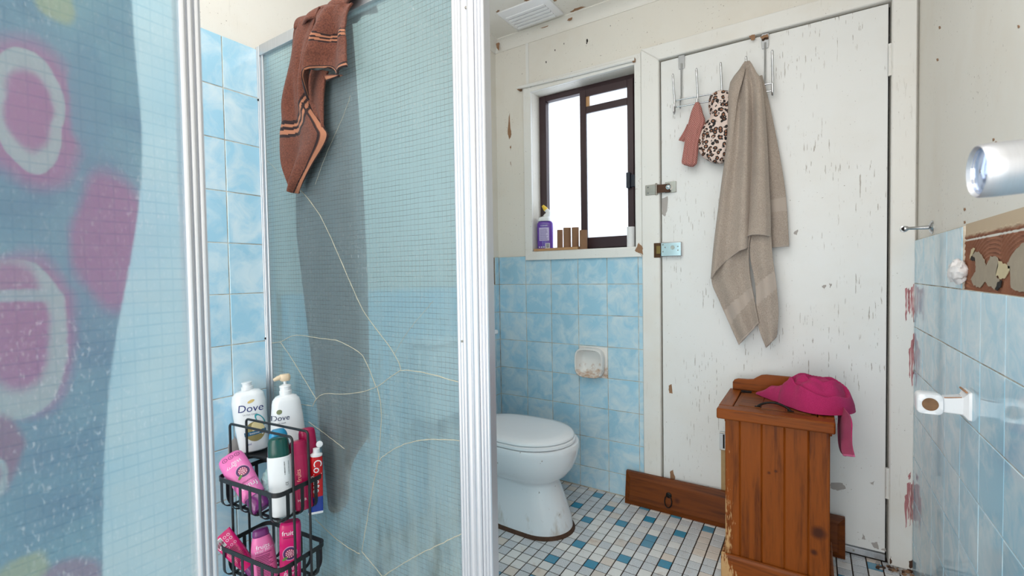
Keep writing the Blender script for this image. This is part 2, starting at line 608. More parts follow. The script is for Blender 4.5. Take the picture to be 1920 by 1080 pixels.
def cr(pts, t):
    """catmull-rom along a list, t in 0..1 by chord length"""
    P = [Vector(p) for p in pts]
    L = [0]
    for a, b in zip(P, P[1:]):
        L.append(L[-1] + max((b - a).length, 1e-6))
    x = t * L[-1]
    i = 0
    while i < len(P) - 2 and x > L[i + 1]:
        i += 1
    u = (x - L[i]) / (L[i + 1] - L[i])
    a, b, c, d = P[max(i - 1, 0)], P[i], P[i + 1], P[min(i + 2, len(P) - 1)]
    return 0.5 * ((2 * b) + (c - a) * u + (2 * a - 5 * b + 4 * c - d) * u * u + (3 * b - a - 3 * c + d) * u ** 3)


def jag(pts, amp, n=4, seed=0):
    rn = random.Random(seed)
    out = []
    for i in range(len(pts)):
        a, b = Vector(pts[i]), Vector(pts[(i + 1) % len(pts)])
        L = (b - a).length
        out.append(a)
        for k in range(1, n):
            q = a.lerp(b, k / n)
            out.append(q + Vector((rn.uniform(-1, 1), rn.uniform(-1, 1))) * min(amp, L * 0.25))
    return out


PATCH = [0]


def patch(parent, m, pts, ax, v, out, amp=0.002, name='bare_patch'):
    """a flake of missing or older paint: an irregular flat piece lying on a wall (ax = 0,1,2 is the wall's normal axis)"""
    PATCH[0] += 1
    o = [a for a in (0, 1, 2) if a != ax]
    w3 = [at(px, py, ax, v) for px, py in pts]
    poly = jag([(p[o[0]], p[o[1]]) for p in w3], amp, 4, PATCH[0])

    def mk(vv):
        def f_(p):
            q = [0, 0, 0]
            q[ax], q[o[0]], q[o[1]] = vv, p[0], p[1]
            return tuple(q)
        return f_
    b = MB()
    b.prism(poly, mk(v - out * 0.0004), mk(v + out * 0.0006))
    return b.build(name, m, parent)


# ------------------------------------------------------------------ room shell
WT = 0.13
yb0 = D + 0.004
wx0, wx1, wz0, wz1 = -1.247, -0.691, 1.198, 2.042            # window opening
dx0, dx1, dz1 = -0.578, 0.237, 2.034                          # door opening
b = MB()
for q in ((XL - 0.1, wx0, 0, H + 0.1), (wx1, dx0, 0, H + 0.1), (dx1, XR + 0.1, 0, H + 0.1), (wx0, wx1, 0, wz0), (wx0, wx1, wz1, H + 0.1), (dx0, dx1, dz1, H + 0.1)):
    b.box(q[0], q[1], yb0, D + WT, q[2], q[3])
wall_back = b.build('wall_back', M['wall'], kind='structure')
wall_left = box('wall_left', M['wall'], None, XL - 0.1, XL - 0.004, YB, yb0, 0, H + 0.1, kind='structure')
wall_right = box('wall_right', M['wall'], None, XR + 0.004, XR + 0.1, YB, yb0, 0, H + 0.1, kind='structure')
wall_front = box('wall_front', M['wall'], None, XL - 0.1, XR + 0.1, YB - 0.1, YB, 0, H + 0.1, kind='structure')
ceiling = box('ceiling', M['ceil'], None, XL - 0.1, XR + 0.1, YB - 0.1, D + WT, H, H + 0.1, kind='structure')
floor = box('floor', M['floor_grout'], None, XL - 0.1, XR + 0.1, YB - 0.1, D + WT, -0.08, -0.0022, kind='structure')

# cornice: cove along the three visible walls
cov = [(0, 0), (0.004, 0.0), (0.0055, 0.008), (0.011, 0.020), (0.020, 0.031), (0.032, 0.040), (0.046, 0.0455), (0.050, 0.046), (0.050, 0.051), (0, 0.051)]
b = MB().prism(cov, lambda p: (XL - 0.004, yb0 - p[0], H - 0.051 + p[1]), lambda p: (XR + 0.004, yb0 - p[0], H - 0.051 + p[1]))
trim_1 = b.build('trim_1', M['ceil'], kind='structure')
b = MB().prism(cov, lambda p: (XL - 0.004 + p[0], YB, H - 0.051 + p[1]), lambda p: (XL - 0.004 + p[0], yb0, H - 0.051 + p[1]))
b.build('trim_2', M['ceil'], kind='structure')
b = MB().prism(cov, lambda p: (XR + 0.004 - p[0], YB, H - 0.051 + p[1]), lambda p: (XR + 0.004 - p[0], yb0, H - 0.051 + p[1]))
b.build('trim_3', M['ceil'], kind='structure')
# cover strip of the wall sheeting
box('trim_4', M['trim'], None, -1.281, -1.264, D + 0.0005, yb0, 2.09, 2.306, kind='structure')

# ------------------------------------------------------------------ wall tiles
TM = {}


def tile_mesh(wd, ht, thick=0.006):
    k = (round(wd, 4), round(ht, 4), thick)
    if k not in TM:
        e = 0.0012
        rings = [[(-wd / 2, 0, -ht / 2), (wd / 2, 0, -ht / 2), (wd / 2, 0, ht / 2), (-wd / 2, 0, ht / 2)],
                 [(-wd / 2, -thick + e, -ht / 2), (wd / 2, -thick + e, -ht / 2), (wd / 2, -thick + e, ht / 2), (-wd / 2, -thick + e, ht / 2)],
                 [(-wd / 2 + e, -thick, -ht / 2 + e), (wd / 2 - e, -thick, -ht / 2 + e), (wd / 2 - e, -thick, ht / 2 - e), (-wd / 2 + e, -thick, ht / 2 - e)]]
        TM[k] = MB().loft(rings).mesh('tile', M['tile'], 30)
    return TM[k]


G = 0.0026


def tile(parent, side, a0, a1, z0, z1):
    """one wall tile between joints a0..a1 (X on the back wall, Y on the side walls) and z0..z1"""
    if a1 - a0 < 0.008 or z1 - z0 < 0.008:
        return
    o = bpy.data.objects.new('tile', tile_mesh(a1 - a0 - G, z1 - z0 - G))
    ca, cz = (a0 + a1) / 2, (z0 + z1) / 2
    j = lambda: random.uniform(-0.0035, 0.0035)
    if side == 'B':
        o.location, rz = (ca, D + 0.003, cz), 0
    elif side == 'L':
        o.location, rz = (XL - 0.003, ca, cz), PI / 2
    else:
        o.location, rz = (XR + 0.003, ca, cz), -PI / 2
    o.rotation_euler = (j(), 0, rz + j())
    link(o, parent)


def tile_stuff(parent, side, cells):
    b = MB()
    for a0, a1, z0, z1 in cells:
        g = G / 2
        if side == 'L':
            b.box(XL - 0.003, XL + 0.003, a0 + g, a1 - g, z0 + g, z1 - g)
        else:
            b.box(XR - 0.003, XR + 0.003, a0 + g, a1 - g, z0 + g, z1 - g)
    b.build('tile_field', M['tile'], parent, kind='stuff')


TOPZ = 1.181
rows = [(Z1, TOPZ)] + [(Z1 - TP * (k + 1), Z1 - TP * k) for k in range(6)] + [(0.004, Z1 - TP * 6)]
x0b = -1.4511
cols = [(XL + 0.003, x0b + TP)] + [(x0b + TP * i, x0b + TP * (i + 1)) for i in range(1, 5)] + [(x0b + TP * 5, -0.6605)]
for (a0, a1) in cols:
    for (z0, z1) in rows:
        if z1 > 1.1 and a0 > -1.31:
            z1 = 1.160
        tile(wall_back, 'B', a0, a1, z0, z1)
box('grout_bed', M['grout'], wall_back, XL, -0.660, D - 0.0014, yb0 + 0.002, 0, 1.158)
box('grout_bed', M['grout'], wall_back, XL, -1.298, D - 0.0014, yb0 + 0.002, 1.158, TOPZ)

yR = 1.2255
rcols = [(yR + TP * i, yR + TP * (i + 1)) for i in range(-2, 6)] + [(yR + TP * 6, D - 0.002)]
for (a0, a1) in rcols:
    for k, (z0, z1) in enumerate(rows):
        if k == 0 and a1 < 1.54:
            continue
        tile(wall_right, 'R', a0, a1, z0, z1)
cells = []
for i in range(-10, -2):
    for k, (z0, z1) in enumerate(rows):
        if k:
            cells.append((yR + TP * i, yR + TP * (i + 1), z0, z1))
tile_stuff(wall_right, 'R', cells)
box('grout_bed', M['grout'], wall_right, XR - 0.0014, XR + 0.006, -0.4, D, 0, Z1)
box('grout_bed', M['grout'], wall_right, XR - 0.0014, XR + 0.006, yR + TP * 2, D, Z1, TOPZ)

zl = 0.0072
yL = 0.7166
lrows = [(Z1 + zl + TP * k, Z1 + zl + TP * (k + 1)) for k in range(-7, 5)]
cells = []
for i in range(-6, 2):
    a0, a1 = yL + TP * i, min(yL + TP * (i + 1), 0.868)
    for z0, z1 in lrows:
        if i >= -1 and z1 > 0.28:
            tile(wall_left, 'L', a0, a1, z0, z1)
        else:
            cells.append((a0, a1, max(z0, 0), z1))
lc2 = [(2.114 - TP * k, 2.114 - TP * (k - 1)) for k in range(0, 9)]
for a0, a1 in lc2:
    a1 = min(a1, D - 0.003)
    for k, (z0, z1) in enumerate(rows):
        if a1 > 1.75:
            if k == 0 and a1 < 2.13:
                continue
            tile(wall_left, 'L', a0, a1, z0, z1)
        elif k:
            cells.append((a0, a1, z0, z1))
tile_stuff(wall_left, 'L', cells)
box('grout_bed', M['grout'], wall_left, XL - 0.006, XL + 0.0014, -0.2, 0.868, 0, 1.80)
box('grout_bed', M['grout'], wall_left, XL - 0.006, XL + 0.0014, 0.868, D, 0, Z1)
box('grout_bed', M['grout'], wall_left, XL - 0.006, XL + 0.0014, 2.114, D, Z1, TOPZ)
box('bare_patch', M['rust_hole'], wall_left, XL - 0.006, XL - 0.001, 1.962, 2.113, Z1 + 0.003, 1.178)
# chipped tile behind the caddy
pch = [(426, 862), (428, 834), (440, 818), (447, 828), (452, 842), (440, 846)]
patch(wall_left, M['bare_grey'], pch, 0, XL + 0.0036, 1, 0.003)

# ------------------------------------------------------------------ mosaic floor
FX0, FY0, FPX_, FPY_ = -0.8293, 1.8692, 0.046570, 0.047448
BLUE = {(0, 0), (3, 1), (1, -4), (3, -6), (0, -7), (6, 0), (6, -1), (8, 2), (10, 4), (5, 3), (1, 3), (-2, 2), (-1, 5), (8, -3), (5, -4), (-3, -11), (-1, -2), (0, -10), (7, 5), (4, 5), (22, 5), (20, 2), (12, 1)}
WHITE = {(1, 1), (2, 0), (1, 0), (3, 0), (3, -1), (4, 0), (2, -2), (2, -1), (-1, -8), (-2, -8), (5, -5), (4, 2), (5, 1)}
mt = {}
mm_order = ['mo_white', 'mo_grey', 'mo_beige', 'mo_blue']
cand = []
rest = []
for i in range(-14, 25):
    for j in range(-68, 7):
        x0, x1 = FX0 + (i - 0.5) * FPX_, FX0 + (i + 0.5) * FPX_
        y0, y1 = FY0 + (j - 0.5) * FPY_, FY0 + (j + 0.5) * FPY_
        x0, x1, y0, y1 = max(x0, XL), min(x1, XR), max(y0, YB), min(y1, D + 0.003)
        if x1 - x0 < 0.012 or y1 - y0 < 0.012:
            continue
        c = Vector(((x0 + x1) / 2, (y0 + y1) / 2, 0))
        if (i, j) in BLUE:
            k = 'mo_blue'
        elif (i, j) in WHITE:
            k = 'mo_white'
        else:
            r = random.random()
            k = 'mo_grey' if r < 0.54 else 'mo_white' if r < 0.86 else 'mo_beige' if r < 0.95 or c.y > 1.25 else 'mo_blue'
        vis = False
        if c.y > 1.15:
            px, py = proj(c)
            vis = 915 < px < 1730 and py < 1105
            if -0.262 < c.x < 0.065 and c.y > 1.80:
                vis = False
            if c.x < -0.93 and 1.60 < c.y < 1.95 or (px < 1060 and py < 985 and c.y > 1.6 and c.x < -1.0):
                vis = False
            if c.y > 2.115 and c.x > -0.72 and c.x < 0.1:
                vis = False
        (cand if vis else rest).append((k, x0, x1, y0, y1, py if vis else 0))
cand.sort(key=lambda q: -q[5])
rest += cand[298:]
g = 0.0021
for k, x0, x1, y0, y1, _ in cand[:298]:
    key = (k, round(x1 - x0, 4), round(y1 - y0, 4))
    if key not in mt:
        hx, hy, e = (x1 - x0) / 2 - g, (y1 - y0) / 2 - g, 0.0008
        rr = [[(-hx, -hy, -0.004), (hx, -hy, -0.004), (hx, hy, -0.004), (-hx, hy, -0.004)],
              [(-hx, -hy, -e), (hx, -hy, -e), (hx, hy, -e), (-hx, hy, -e)],
              [(-hx + e, -hy + e, 0), (hx - e, -hy + e, 0), (hx - e, hy - e, 0), (-hx + e, hy - e, 0)]]
        mt[key] = MB().loft(rr).mesh('mosaic_tile', M[k], 30)
    o = bpy.data.objects.new('mosaic_tile', mt[key])
    o.location = ((x0 + x1) / 2, (y0 + y1) / 2, 0)
    o.rotation_euler = (random.uniform(-0.006, 0.006), random.uniform(-0.006, 0.006), random.uniform(-0.008, 0.008))
    link(o, floor)
b = MB()
for k, x0, x1, y0, y1, _ in rest:
    b.cur = mm_order.index(k)
    b.box(x0 + g, x1 - g, y0 + g, y1 - g, -0.004, 0)
b.build('mosaic_field', [M[k] for k in mm_order], floor, kind='stuff', fix=False)

# ------------------------------------------------------------------ window
win = thing('window_1', 'brown aluminium sliding window with frosted panes above the toilet', 'window', (-0.97, D, wz0))
del win['label'], win['category']
win['kind'] = 'structure'
yF = 2.235
Z5 = lambda x, y: (980 + x / 2.842, 120 + y / 2.842)
W = lambda x, y, yy=yF: by(*Z5(x, y), yy)
xa = W(122, 200).x
xm0, xm1 = W(304, 162, 2.215).x, W(338, 262, 2.215).x
xs1 = W(557, 220, 2.215).x
ztop = W(122, 200).z
# fixed outer frame, made of its four members
box('window_frame', M['win_frame'], win, wx0, xa, yF, yF + 0.05, wz0, wz1, 0.002)
box('window_frame', M['win_frame'], win, xs1 + 0.026, wx1, yF, yF + 0.05, wz0, wz1, 0.002)
box('window_frame', M['win_frame'], win, xa, xs1 + 0.026, yF, yF + 0.05, ztop, wz1, 0.002)
box('window_frame', M['win_frame'], win, xa, xs1 + 0.026, yF, yF + 0.05, wz0, wz0 + 0.026, 0.002)
box('pane', M['frosted'], win, xa - 0.004, xm1, yF + 0.03, yF + 0.034, wz0 + 0.02, ztop + 0.004)
sash = box('sliding_sash', M['win_frame'], win, xm0, xm1, 2.212, 2.234, 1.212, 2.014, 0.002)
zr = [W(340, 262, 2.212).z, W(360, 222, 2.212).z, W(360, 168, 2.212).z, W(350, 925, 2.212).z]
box('sash_rail', M['win_frame'], sash, xm1, xs1, 2.212, 2.234, zr[2], 2.014, 0.002)
box('sash_rail', M['win_frame'], sash, xm1, xs1, 2.212, 2.234, zr[0], zr[1], 0.002)
box('sash_rail', M['win_frame'], sash, xm1, xs1, 2.212, 2.234, 1.212, zr[3], 0.002)
box('sash_stile', M['win_frame'], sash, xs1, xs1 + 0.03, 2.212, 2.234, 1.212, 2.014, 0.002)
box('pane', M['frosted'], sash, xm1 - 0.003, xs1 + 0.003, 2.220, 2.224, zr[3] - 0.003, zr[0] + 0.003)
box('pane', M['frosted'], sash, xm1 + 0.018, xs1 + 0.003, 2.220, 2.224, zr[1] - 0.003, zr[2] + 0.003)
box('rail_stop', M['bead_light'], sash, xm1, xm1 + 0.017, 2.216, 2.228, zr[1], zr[2])
b = MB().box(W(555, 600, 2.2).x, W(575, 600, 2.2).x, 2.188, 2.212, W(560, 662, 2.2).z, W(560, 580, 2.2).z)
b.box(W(575, 600, 2.2).x, W(597, 600, 2.2).x, 2.200, 2.212, W(560, 656, 2.2).z, W(560, 592, 2.2).z)
b.build('latch', M['win_latch'], sash, 0.002)

# window architrave and sill pieces (mitred boards)
oy0, oy1 = D - 0.014, yb0
ax0, az0, az1 = -1.292, 1.158, 2.088
trim_w = MB().prism_y([(ax0, az0), (wx0, wz0 + 0.002), (wx0, wz1), (ax0, az1)], oy0, oy1).build('trim_5', M['trim'], None, 0.002, kind='structure')
MB().prism_y([(ax0, az0), (-0.66, az0 - 0.002), (wx1, wz0 + 0.002), (wx0, wz0 + 0.002)], oy0 - 0.004, oy1).build('trim_6', M['trim'], None, 0.002, kind='structure')
MB().prism_y([(ax0, az1), (wx0, wz1), (wx1, wz1), (-0.66, az1)], oy0, oy1).build('trim_7', M['trim'], None, 0.002, kind='structure')
MB().prism_y([(wx1, wz0 + 0.002), (-0.661, az0), (-0.661, az1), (wx1, wz1)], oy0, oy1).build('trim_8', M['trim'], None, 0.002, kind='structure')
# sill board
box('trim_9', M['trim'], None, wx0 + 0.0005, wx1 - 0.0005, D - 0.012, yF, wz0, wz0 + 0.006, kind='structure')
rod = thing('curtain_rail', 'thin white painted wooden curtain rail above the window', 'rail', (-1.0, D - 0.024, 2.09))
MB().tube([by(970, 165, D - 0.024), by(1080, 139, D - 0.024), by(1190, 111, D - 0.024)], 0.0085, 12).build('pole', M['trim'], rod)
for px, py in ((972, 165), (1188, 112)):
    p = by(px, py, D - 0.024)
    MB().box(p.x - 0.006, p.x + 0.006, D - 0.028, D + 0.004, p.z - 0.010, p.z + 0.007).build('end_block', M['bare_wood'], rod, 0.002)

# ------------------------------------------------------------------ door with frame
hz = 2.102
MB().prism_y([(-0.66, 0), (dx0, 0), (dx0, dz1), (-0.66, hz)], oy0 - 0.004, oy1).build('trim_10', M['trim'], None, 0.005, kind='structure')
trim_head = MB().prism_y([(-0.66, hz), (dx0, dz1), (dx1, dz1), (XR, hz)], oy0 - 0.004, oy1).build('trim_11', M['trim'], None, 0.005, kind='structure')
trim_dr = MB().prism_y([(dx1, 0), (XR - 0.001, 0), (XR - 0.001, hz), (dx1, dz1)], oy0 - 0.004, oy1).build('trim_12', M['trim'], None, 0.005, kind='structure')
for i, q in enumerate(((dx0, dx0 + 0.02, 0, dz1), (dx1 - 0.03, dx1, 0, dz1), (dx0, dx1, dz1 - 0.03, dz1), (dx0, dx1, -0.001, 0.03))):
    box('trim_%d' % (13 + i), M['dark_gap'], None, q[0], q[1], D + 0.045, D + 0.12, q[2], q[3], kind='structure')  # dark boxes added behind the door edges, block outside light and darken the gaps
door = thing('door_1', 'white flush door, worn and chipped', 'door', (0, D, 0))
del door['label'], door['category']
door['kind'] = 'structure'
slab = box('door_panel', M['door'], door, dx0 + 0.005, dx1 - 0.008, D - 0.002, D + 0.038, 0.034, dz1 - 0.006, 0.002)
box('weather_strip', M['alu_old'], door, dx0 + 0.006, dx1 - 0.008, D - 0.006, D + 0.03, 0.006, 0.030, 0.002)
for zc in (1.825, 0.30):
    p = by(1665, 110).x
    h = MB().tube([(dx1 - 0.004, D - 0.010, zc - 0.05), (dx1 - 0.004, D - 0.010, zc + 0.05)], 0.0055, 10)
    h.build('hinge', M['trim'], door)
    for k in (-1, 1):
        MB().tube([(dx1 - 0.004, D - 0.010, zc + k * 0.05), (dx1 - 0.004, D - 0.010, zc + k * 0.056)], 0.0062, 10).build('hinge_tip', M['trim'], door)
for (sx, sy) in ((1607, 1031), (1650, 1040)):
    p = by(sx, sy, D - 0.006)
    MB().lathe([(0.003, 0), (0.003, 0.002)], 8)
zz = 0.018
b = MB()
b.X = Matrix.Translation((0.135, D - 0.006, zz)) @ Matrix.Rotation(PI / 2, 4, 'X')
b.lathe([(0.0035, 0), (0.003, 0.002)], 10).build('screw', M['steel'], door)
# rim lock
ly = D - 0.004
p0, p1 = by(1239, 455, D - 0.024), by(1278, 480, D - 0.024)
lk = MB().box(p0.x, p1.x, D - 0.026, ly + 0.002, p1.z, p0.z).build('lock_case', M['chrome'], door, 0.003)
for px, py in ((1243, 459), (1243, 472), (1247, 464), (1271, 462), (1271, 469)):
    q = by(px, py, D - 0.026)
    b = MB()
    b.X = Matrix.Translation(q) @ Matrix.Rotation(PI / 2, 4, 'X')
    b.lathe([(0.003, 0), (0.0022, 0.0012)], 10).build('rivet', M['steel'], lk)
q = by(1261, 464, D - 0.026)
b = MB()
b.X = Matrix.Translation(q) @ Matrix.Rotation(PI / 2, 4, 'X')
b.lathe([(0.009, 0), (0.0085, 0.001), (0.007, 0.001), (0.007, 0.0004)], 20).build('lock_badge', M['steel'], lk)
s0, s1 = by(1226, 456, D - 0.018), by(1239, 483, D - 0.018)
box('strike_recess', M['rust_hole'], door, s0.x, dx0 + 0.002, D - 0.0195, D - 0.012, s1.z, s0.z, 0.001)
box('strike_plate', M['brass'], door, s0.x + 0.012, dx0 + 0.003, D - 0.0215, D - 0.019, s1.z + 0.018, s0.z - 0.014)
# hasp and staple
h0, h1 = by(1210, 348, D - 0.02), by(1236, 364, D - 0.02)
hb = thing('hasp_latch', 'worn nickel hasp latch bridging door frame and door', 'latch', (h0.x, D - 0.018, h1.z))
MB().box(h0.x, h1.x, D - 0.0215, D - 0.018, h1.z, h0.z).build('frame_plate', M['steel'], hb, 0.001)
for dx in (0.2, 0.75):
    for dz in (0.22, 0.78):
        b = MB()
        b.X = Matrix.Translation((h0.x + (h1.x - h0.x) * dx, D - 0.0215, h1.z + (h0.z - h1.z) * dz)) @ Matrix.Rotation(PI / 2, 4, 'X')
        b.lathe([(0.0032, 0), (0.0022, 0.0012)], 10).build('screw', M['chrome'], hb)
MB().tube([(h1.x - 0.012, D - 0.024, h1.z - 0.003), (h1.x - 0.012, D - 0.024, h0.z + 0.004)], 0.0045, 10).build('hinge_barrel', M['steel'], hb)
a0, a1 = by(1234, 345, D - 0.02), by(1256, 360, D - 0.02)
MB().box(h1.x - 0.012, a1.x, D - 0.0235, D - 0.021, h1.z + 0.005, h0.z - 0.004).build('strap', M['seal'], hb, 0.0008)
k0, k1 = by(1247, 342, D - 0.006), by(1268, 360, D - 0.006)
MB().box(k0.x, k1.x, D - 0.008, D - 0.002, k1.z, k0.z).build('door_plate', M['steel'], hb, 0.001)
q = by(1253, 351, D - 0.02)
b = MB()
b.X = Matrix.Translation((q.x, D - 0.006, q.z)) @ Matrix.Rotation(PI / 2, 4, 'X')
b.lathe([(0.012, 0), (0.012, 0.016), (0.010, 0.018), (0.006, 0.018), (0.005, 0.024), (0.003, 0.025)], 18).build('turn_knob', M['chrome'], hb)

# paint losses on door, frame, walls and ceiling
PT = lambda *a, **k: patch(*a, **k)
dd = D - 0.0022
for pts in ([(1254, 723), (1259, 720), (1261, 738), (1255, 737)], [(1256, 885), (1262, 880), (1266, 898), (1257, 902)]):
    PT(slab, M['bare_wood'], pts, 1, dd, -1)
for pts in ([(1241, 372), (1252, 368), (1251, 395), (1247, 406), (1241, 402)], [(1558, 905), (1580, 906), (1586, 916), (1570, 920), (1557, 915)], [(1555, 1012), (1575, 1000), (1580, 1018), (1556, 1016)],
            [(1630, 905), (1640, 902), (1638, 910)], [(1488, 437), (1496, 430), (1494, 441)], [(1541, 536), (1549, 534), (1546, 543)], [(1555, 531), (1560, 533), (1556, 540)],
            [(1616, 1011), (1618, 1000), (1624, 1012)], [(1633, 1018), (1645, 1016), (1648, 1030), (1640, 1028)], [(1652, 1030), (1661, 1028), (1661, 1034)]):
    PT(slab, M['bare_grey'], pts, 1, dd, -1)
fd = D - 0.0182
rnp = random.Random(9)
for xa_, xb_, ya_, yb2 in ((1697, 1714, 534, 606), (1704, 1714, 626, 728), (1696, 1713, 902, 1003), (1703, 1708, 887, 900)):
    xx = xa_
    while xx < xb_ - 1:
        wd_ = min(rnp.uniform(2.5, 5.0), xb_ - xx)
        k_ = (xx - xa_) / (xb_ - xa_)
        u0, u1 = ya_ + rnp.uniform(0, 0.3) * (1 - k_) * (yb2 - ya_), yb2 - rnp.uniform(0, 0.32) * (yb2 - ya_)
        PT(trim_dr, M['pink_under'], [(xx, u0), (xx + wd_, u0 - 3), (xx + wd_ * 0.9, (u0 + u1) / 2), (xx + wd_ * 0.8, u1 - 4), (xx + wd_ * 0.4, u1), (xx + 0.3, (u0 + u1) / 2)], 1, fd, -1, 0.0015)
        xx += wd_ + rnp.choice((0, 0, 0.8))
for pts in ([(1704, 1052), (1713, 1048), (1714, 1062), (1706, 1066)], [(1670, 1042), (1673, 1052), (1669, 1058)]):
    PT(trim_dr, M['seal'], pts, 1, fd, -1, 0.003)
for pts in ([(1425, 72), (1440, 66), (1441, 72), (1428, 76)], [(1405, 70), (1416, 68), (1415, 77), (1408, 79)]):
    PT(trim_head, M['bare_wood'], [(x, y - 3) for x, y in pts], 1, fd, -1)
Z8 = lambda x, y: (900 + x / 6.857, y / 6.857)
for pts in ([(565, 10), (610, 22), (660, 5), (640, -12), (590, -8)], [(930, -10), (950, 22), (980, 15), (985, -5)], [(205, 150), (225, 130), (252, 130), (245, 148), (215, 160)], [(1155, 150), (1215, 110), (1300, 85), (1360, 85), (1290, 115), (1215, 140), (1170, 158)]):
    PT(ceiling, M['bare_wood'], [Z8(*p) for p in pts], 2, H - 0.0002, -1, 0.003)
for pts in ([(1120, 262), (1150, 220), (1190, 218), (1180, 250), (1150, 270)], [(755, 362), (800, 325), (885, 315), (870, 340), (800, 365)], [(695, 330), (760, 298), (825, 292), (760, 318)], [(195, 540), (240, 515), (252, 560), (240, 650), (215, 620)]):
    PT(trim_1, M['bare_wood'], [Z8(*p) for p in pts], 1, yb0 - 0.030, -1, 0.002)
for x, y, r in ((1378, 525, 18), (1372, 555, 9), (965, 645, 9), (850, 798, 10), (1080, 562, 7), (1675, 332, 6)):
    PT(wall_back, M['dark_gap'], [Z8(x + r * 0.7 * math.cos(k * 1.26), y + r * 1.5 * math.sin(k * 1.26)) for k in range(5)], 1, yb0 - 0.0002, -1, 0.001)
for pts in ([(954, 220), (956, 212), (957, 240), (959, 252), (955, 262), (952, 252)], [(956, 275), (958, 272), (958, 282)], [(957, 305), (958, 302), (959, 313)]):
    PT(wall_back, M['bare_wood'], pts, 1, yb0 - 0.0002, -1, 0.002)
for pts in ([(1190, 470), (1198, 455), (1204, 462), (1206, 478), (1196, 474)],):
    PT(wall_back, M['bare_wood'], pts, 1, D - 0.0183, -1, 0.003)
for x, y in ((1762, 52), (1758, 112), (1910, 50), (1863, 262), (1868, 268), (1809, 393), (1809, 417)):
    PT(wall_right, M['bare_wood'], [(x - 2, y - 2), (x + 1, y - 3), (x + 2, y + 1), (x - 1, y + 3)], 0, XR + 0.0038, -1, 0.001)

# ------------------------------------------------------------------ opened-up patch of the right wall


def adhesive():
    n = NT('ridged_tile_adhesive')
    v = n.co()
    X, Y, Z = n.xyz(v)
    a = n.noise(v, 25, 4, 0.6)
    col = n.mix(a, lin((120, 70, 48)), lin((168, 110, 80)))
    top = n.nd('MapRange', {0: n.math('ADD', Z, n.math('MULTIPLY', a, 0.012)), 1: 1.158, 2: 1.164, 3: 0.0, 4: 1.0}).outputs[0]
    col = n.mix(top, col, lin((202, 180, 152)))
    return n.fin(n.pr(col, 0.8))


def adh(u, v):
    y, z = 1.00 + u * (yR + TP * 2 - 1.00), Z1 + v * (TOPZ - Z1 + 0.004)
    cx, cz = (1.33, 1.00) if y > 1.28 else (1.15, 0.99)
    d = math.hypot((y - cx) * 0.8, z - cz)
    ridge = max(0.0, math.sin(d * 2 * PI / 0.0085 + 1.4 * mnoise.noise((y * 14, z * 14, 0)))) ** 1.5 * 0.0022
    if z > 1.160:
        ridge = 0.0004 * mnoise.noise((y * 60, z * 60, 3))
    if abs(z - 1.146) < 0.0012:
        ridge = -0.0014
    return (XR + 0.0034 - ridge, y, z)


opened = MB().grid(adh, 150, 70).build('adhesive_bed', adhesive(), wall_right, fix=False)
Z9 = lambda x, y: (1700 + x / 5.4, 380 + y / 5.4)
M['board_grey'] = plain('grey_backing_board', (178, 164, 144), 0.85, var=0.12)
M['torn_paper'] = plain('torn_paper_edge', (214, 198, 160), 0.85)
for pts, m in (([(665, 520), (730, 495), (790, 580), (800, 650), (850, 540), (920, 560), (930, 640), (905, 740), (940, 790), (890, 885), (845, 850), (800, 800), (740, 862), (680, 840), (650, 780), (700, 700), (700, 600)], M['board_grey']),
               ([(1050, 700), (1020, 610), (1090, 500), (1200, 400), (1200, 905), (1100, 890), (1060, 860)], M['board_grey']),
               ([(930, 590), (985, 620), (1040, 640), (1050, 680), (1000, 760), (940, 770), (905, 725)], M['torn_paper']),
               ([(690, 470), (670, 520), (640, 570), (655, 470)], M['torn_paper'])):
    patch(wall_right, m, [Z9(*p) for p in pts], 0, XR + 0.0008, -1, 0.003, 'torn_layer')
for pts in ([(925, 800), (965, 790), (955, 850), (920, 890), (900, 880)], [(655, 540), (690, 560), (690, 590), (650, 585)]):
    patch(wall_right, M['dark_gap'], [Z9(*p) for p in pts], 0, XR + 0.0002, -1, 0.002, 'hole')


# crumpled tissue stuffed in the opening
def blob(cx, cy, cz, a, b_, c, nu=28, nv=18, amp=0.3, fr=40, seed=0, sharp=False):
    def fn(u, v):
        th, ph = u * 2 * PI, (v - 0.5) * PI
        d = Vector((math.cos(ph) * math.cos(th), math.cos(ph) * math.sin(th), math.sin(ph)))
        q = mnoise.noise(Vector((d.x * a, d.y * b_, d.z * c)) * fr + Vector((seed, 0, 0)))
        if sharp:
            q = 1 - 2 * abs(q)
        k = 1 + amp * q
        return (cx + a * d.x * k, cy + b_ * d.y * k, cz + c * d.z * k)
    return fn


pc = rx(1815, 510, XR - 0.012)
tis = MB().grid(blob(XR - 0.010, 1.535, pc.z, 0.014, 0.032, 0.024, 36, 24, 0.35, 70, 3, True), 36, 24).build('crumpled_tissue', M['tissue'], None, ang=30)
tis['label'], tis['category'] = 'white crumpled tissue stuffed into the broken edge of the right wall tiles', 'tissue'

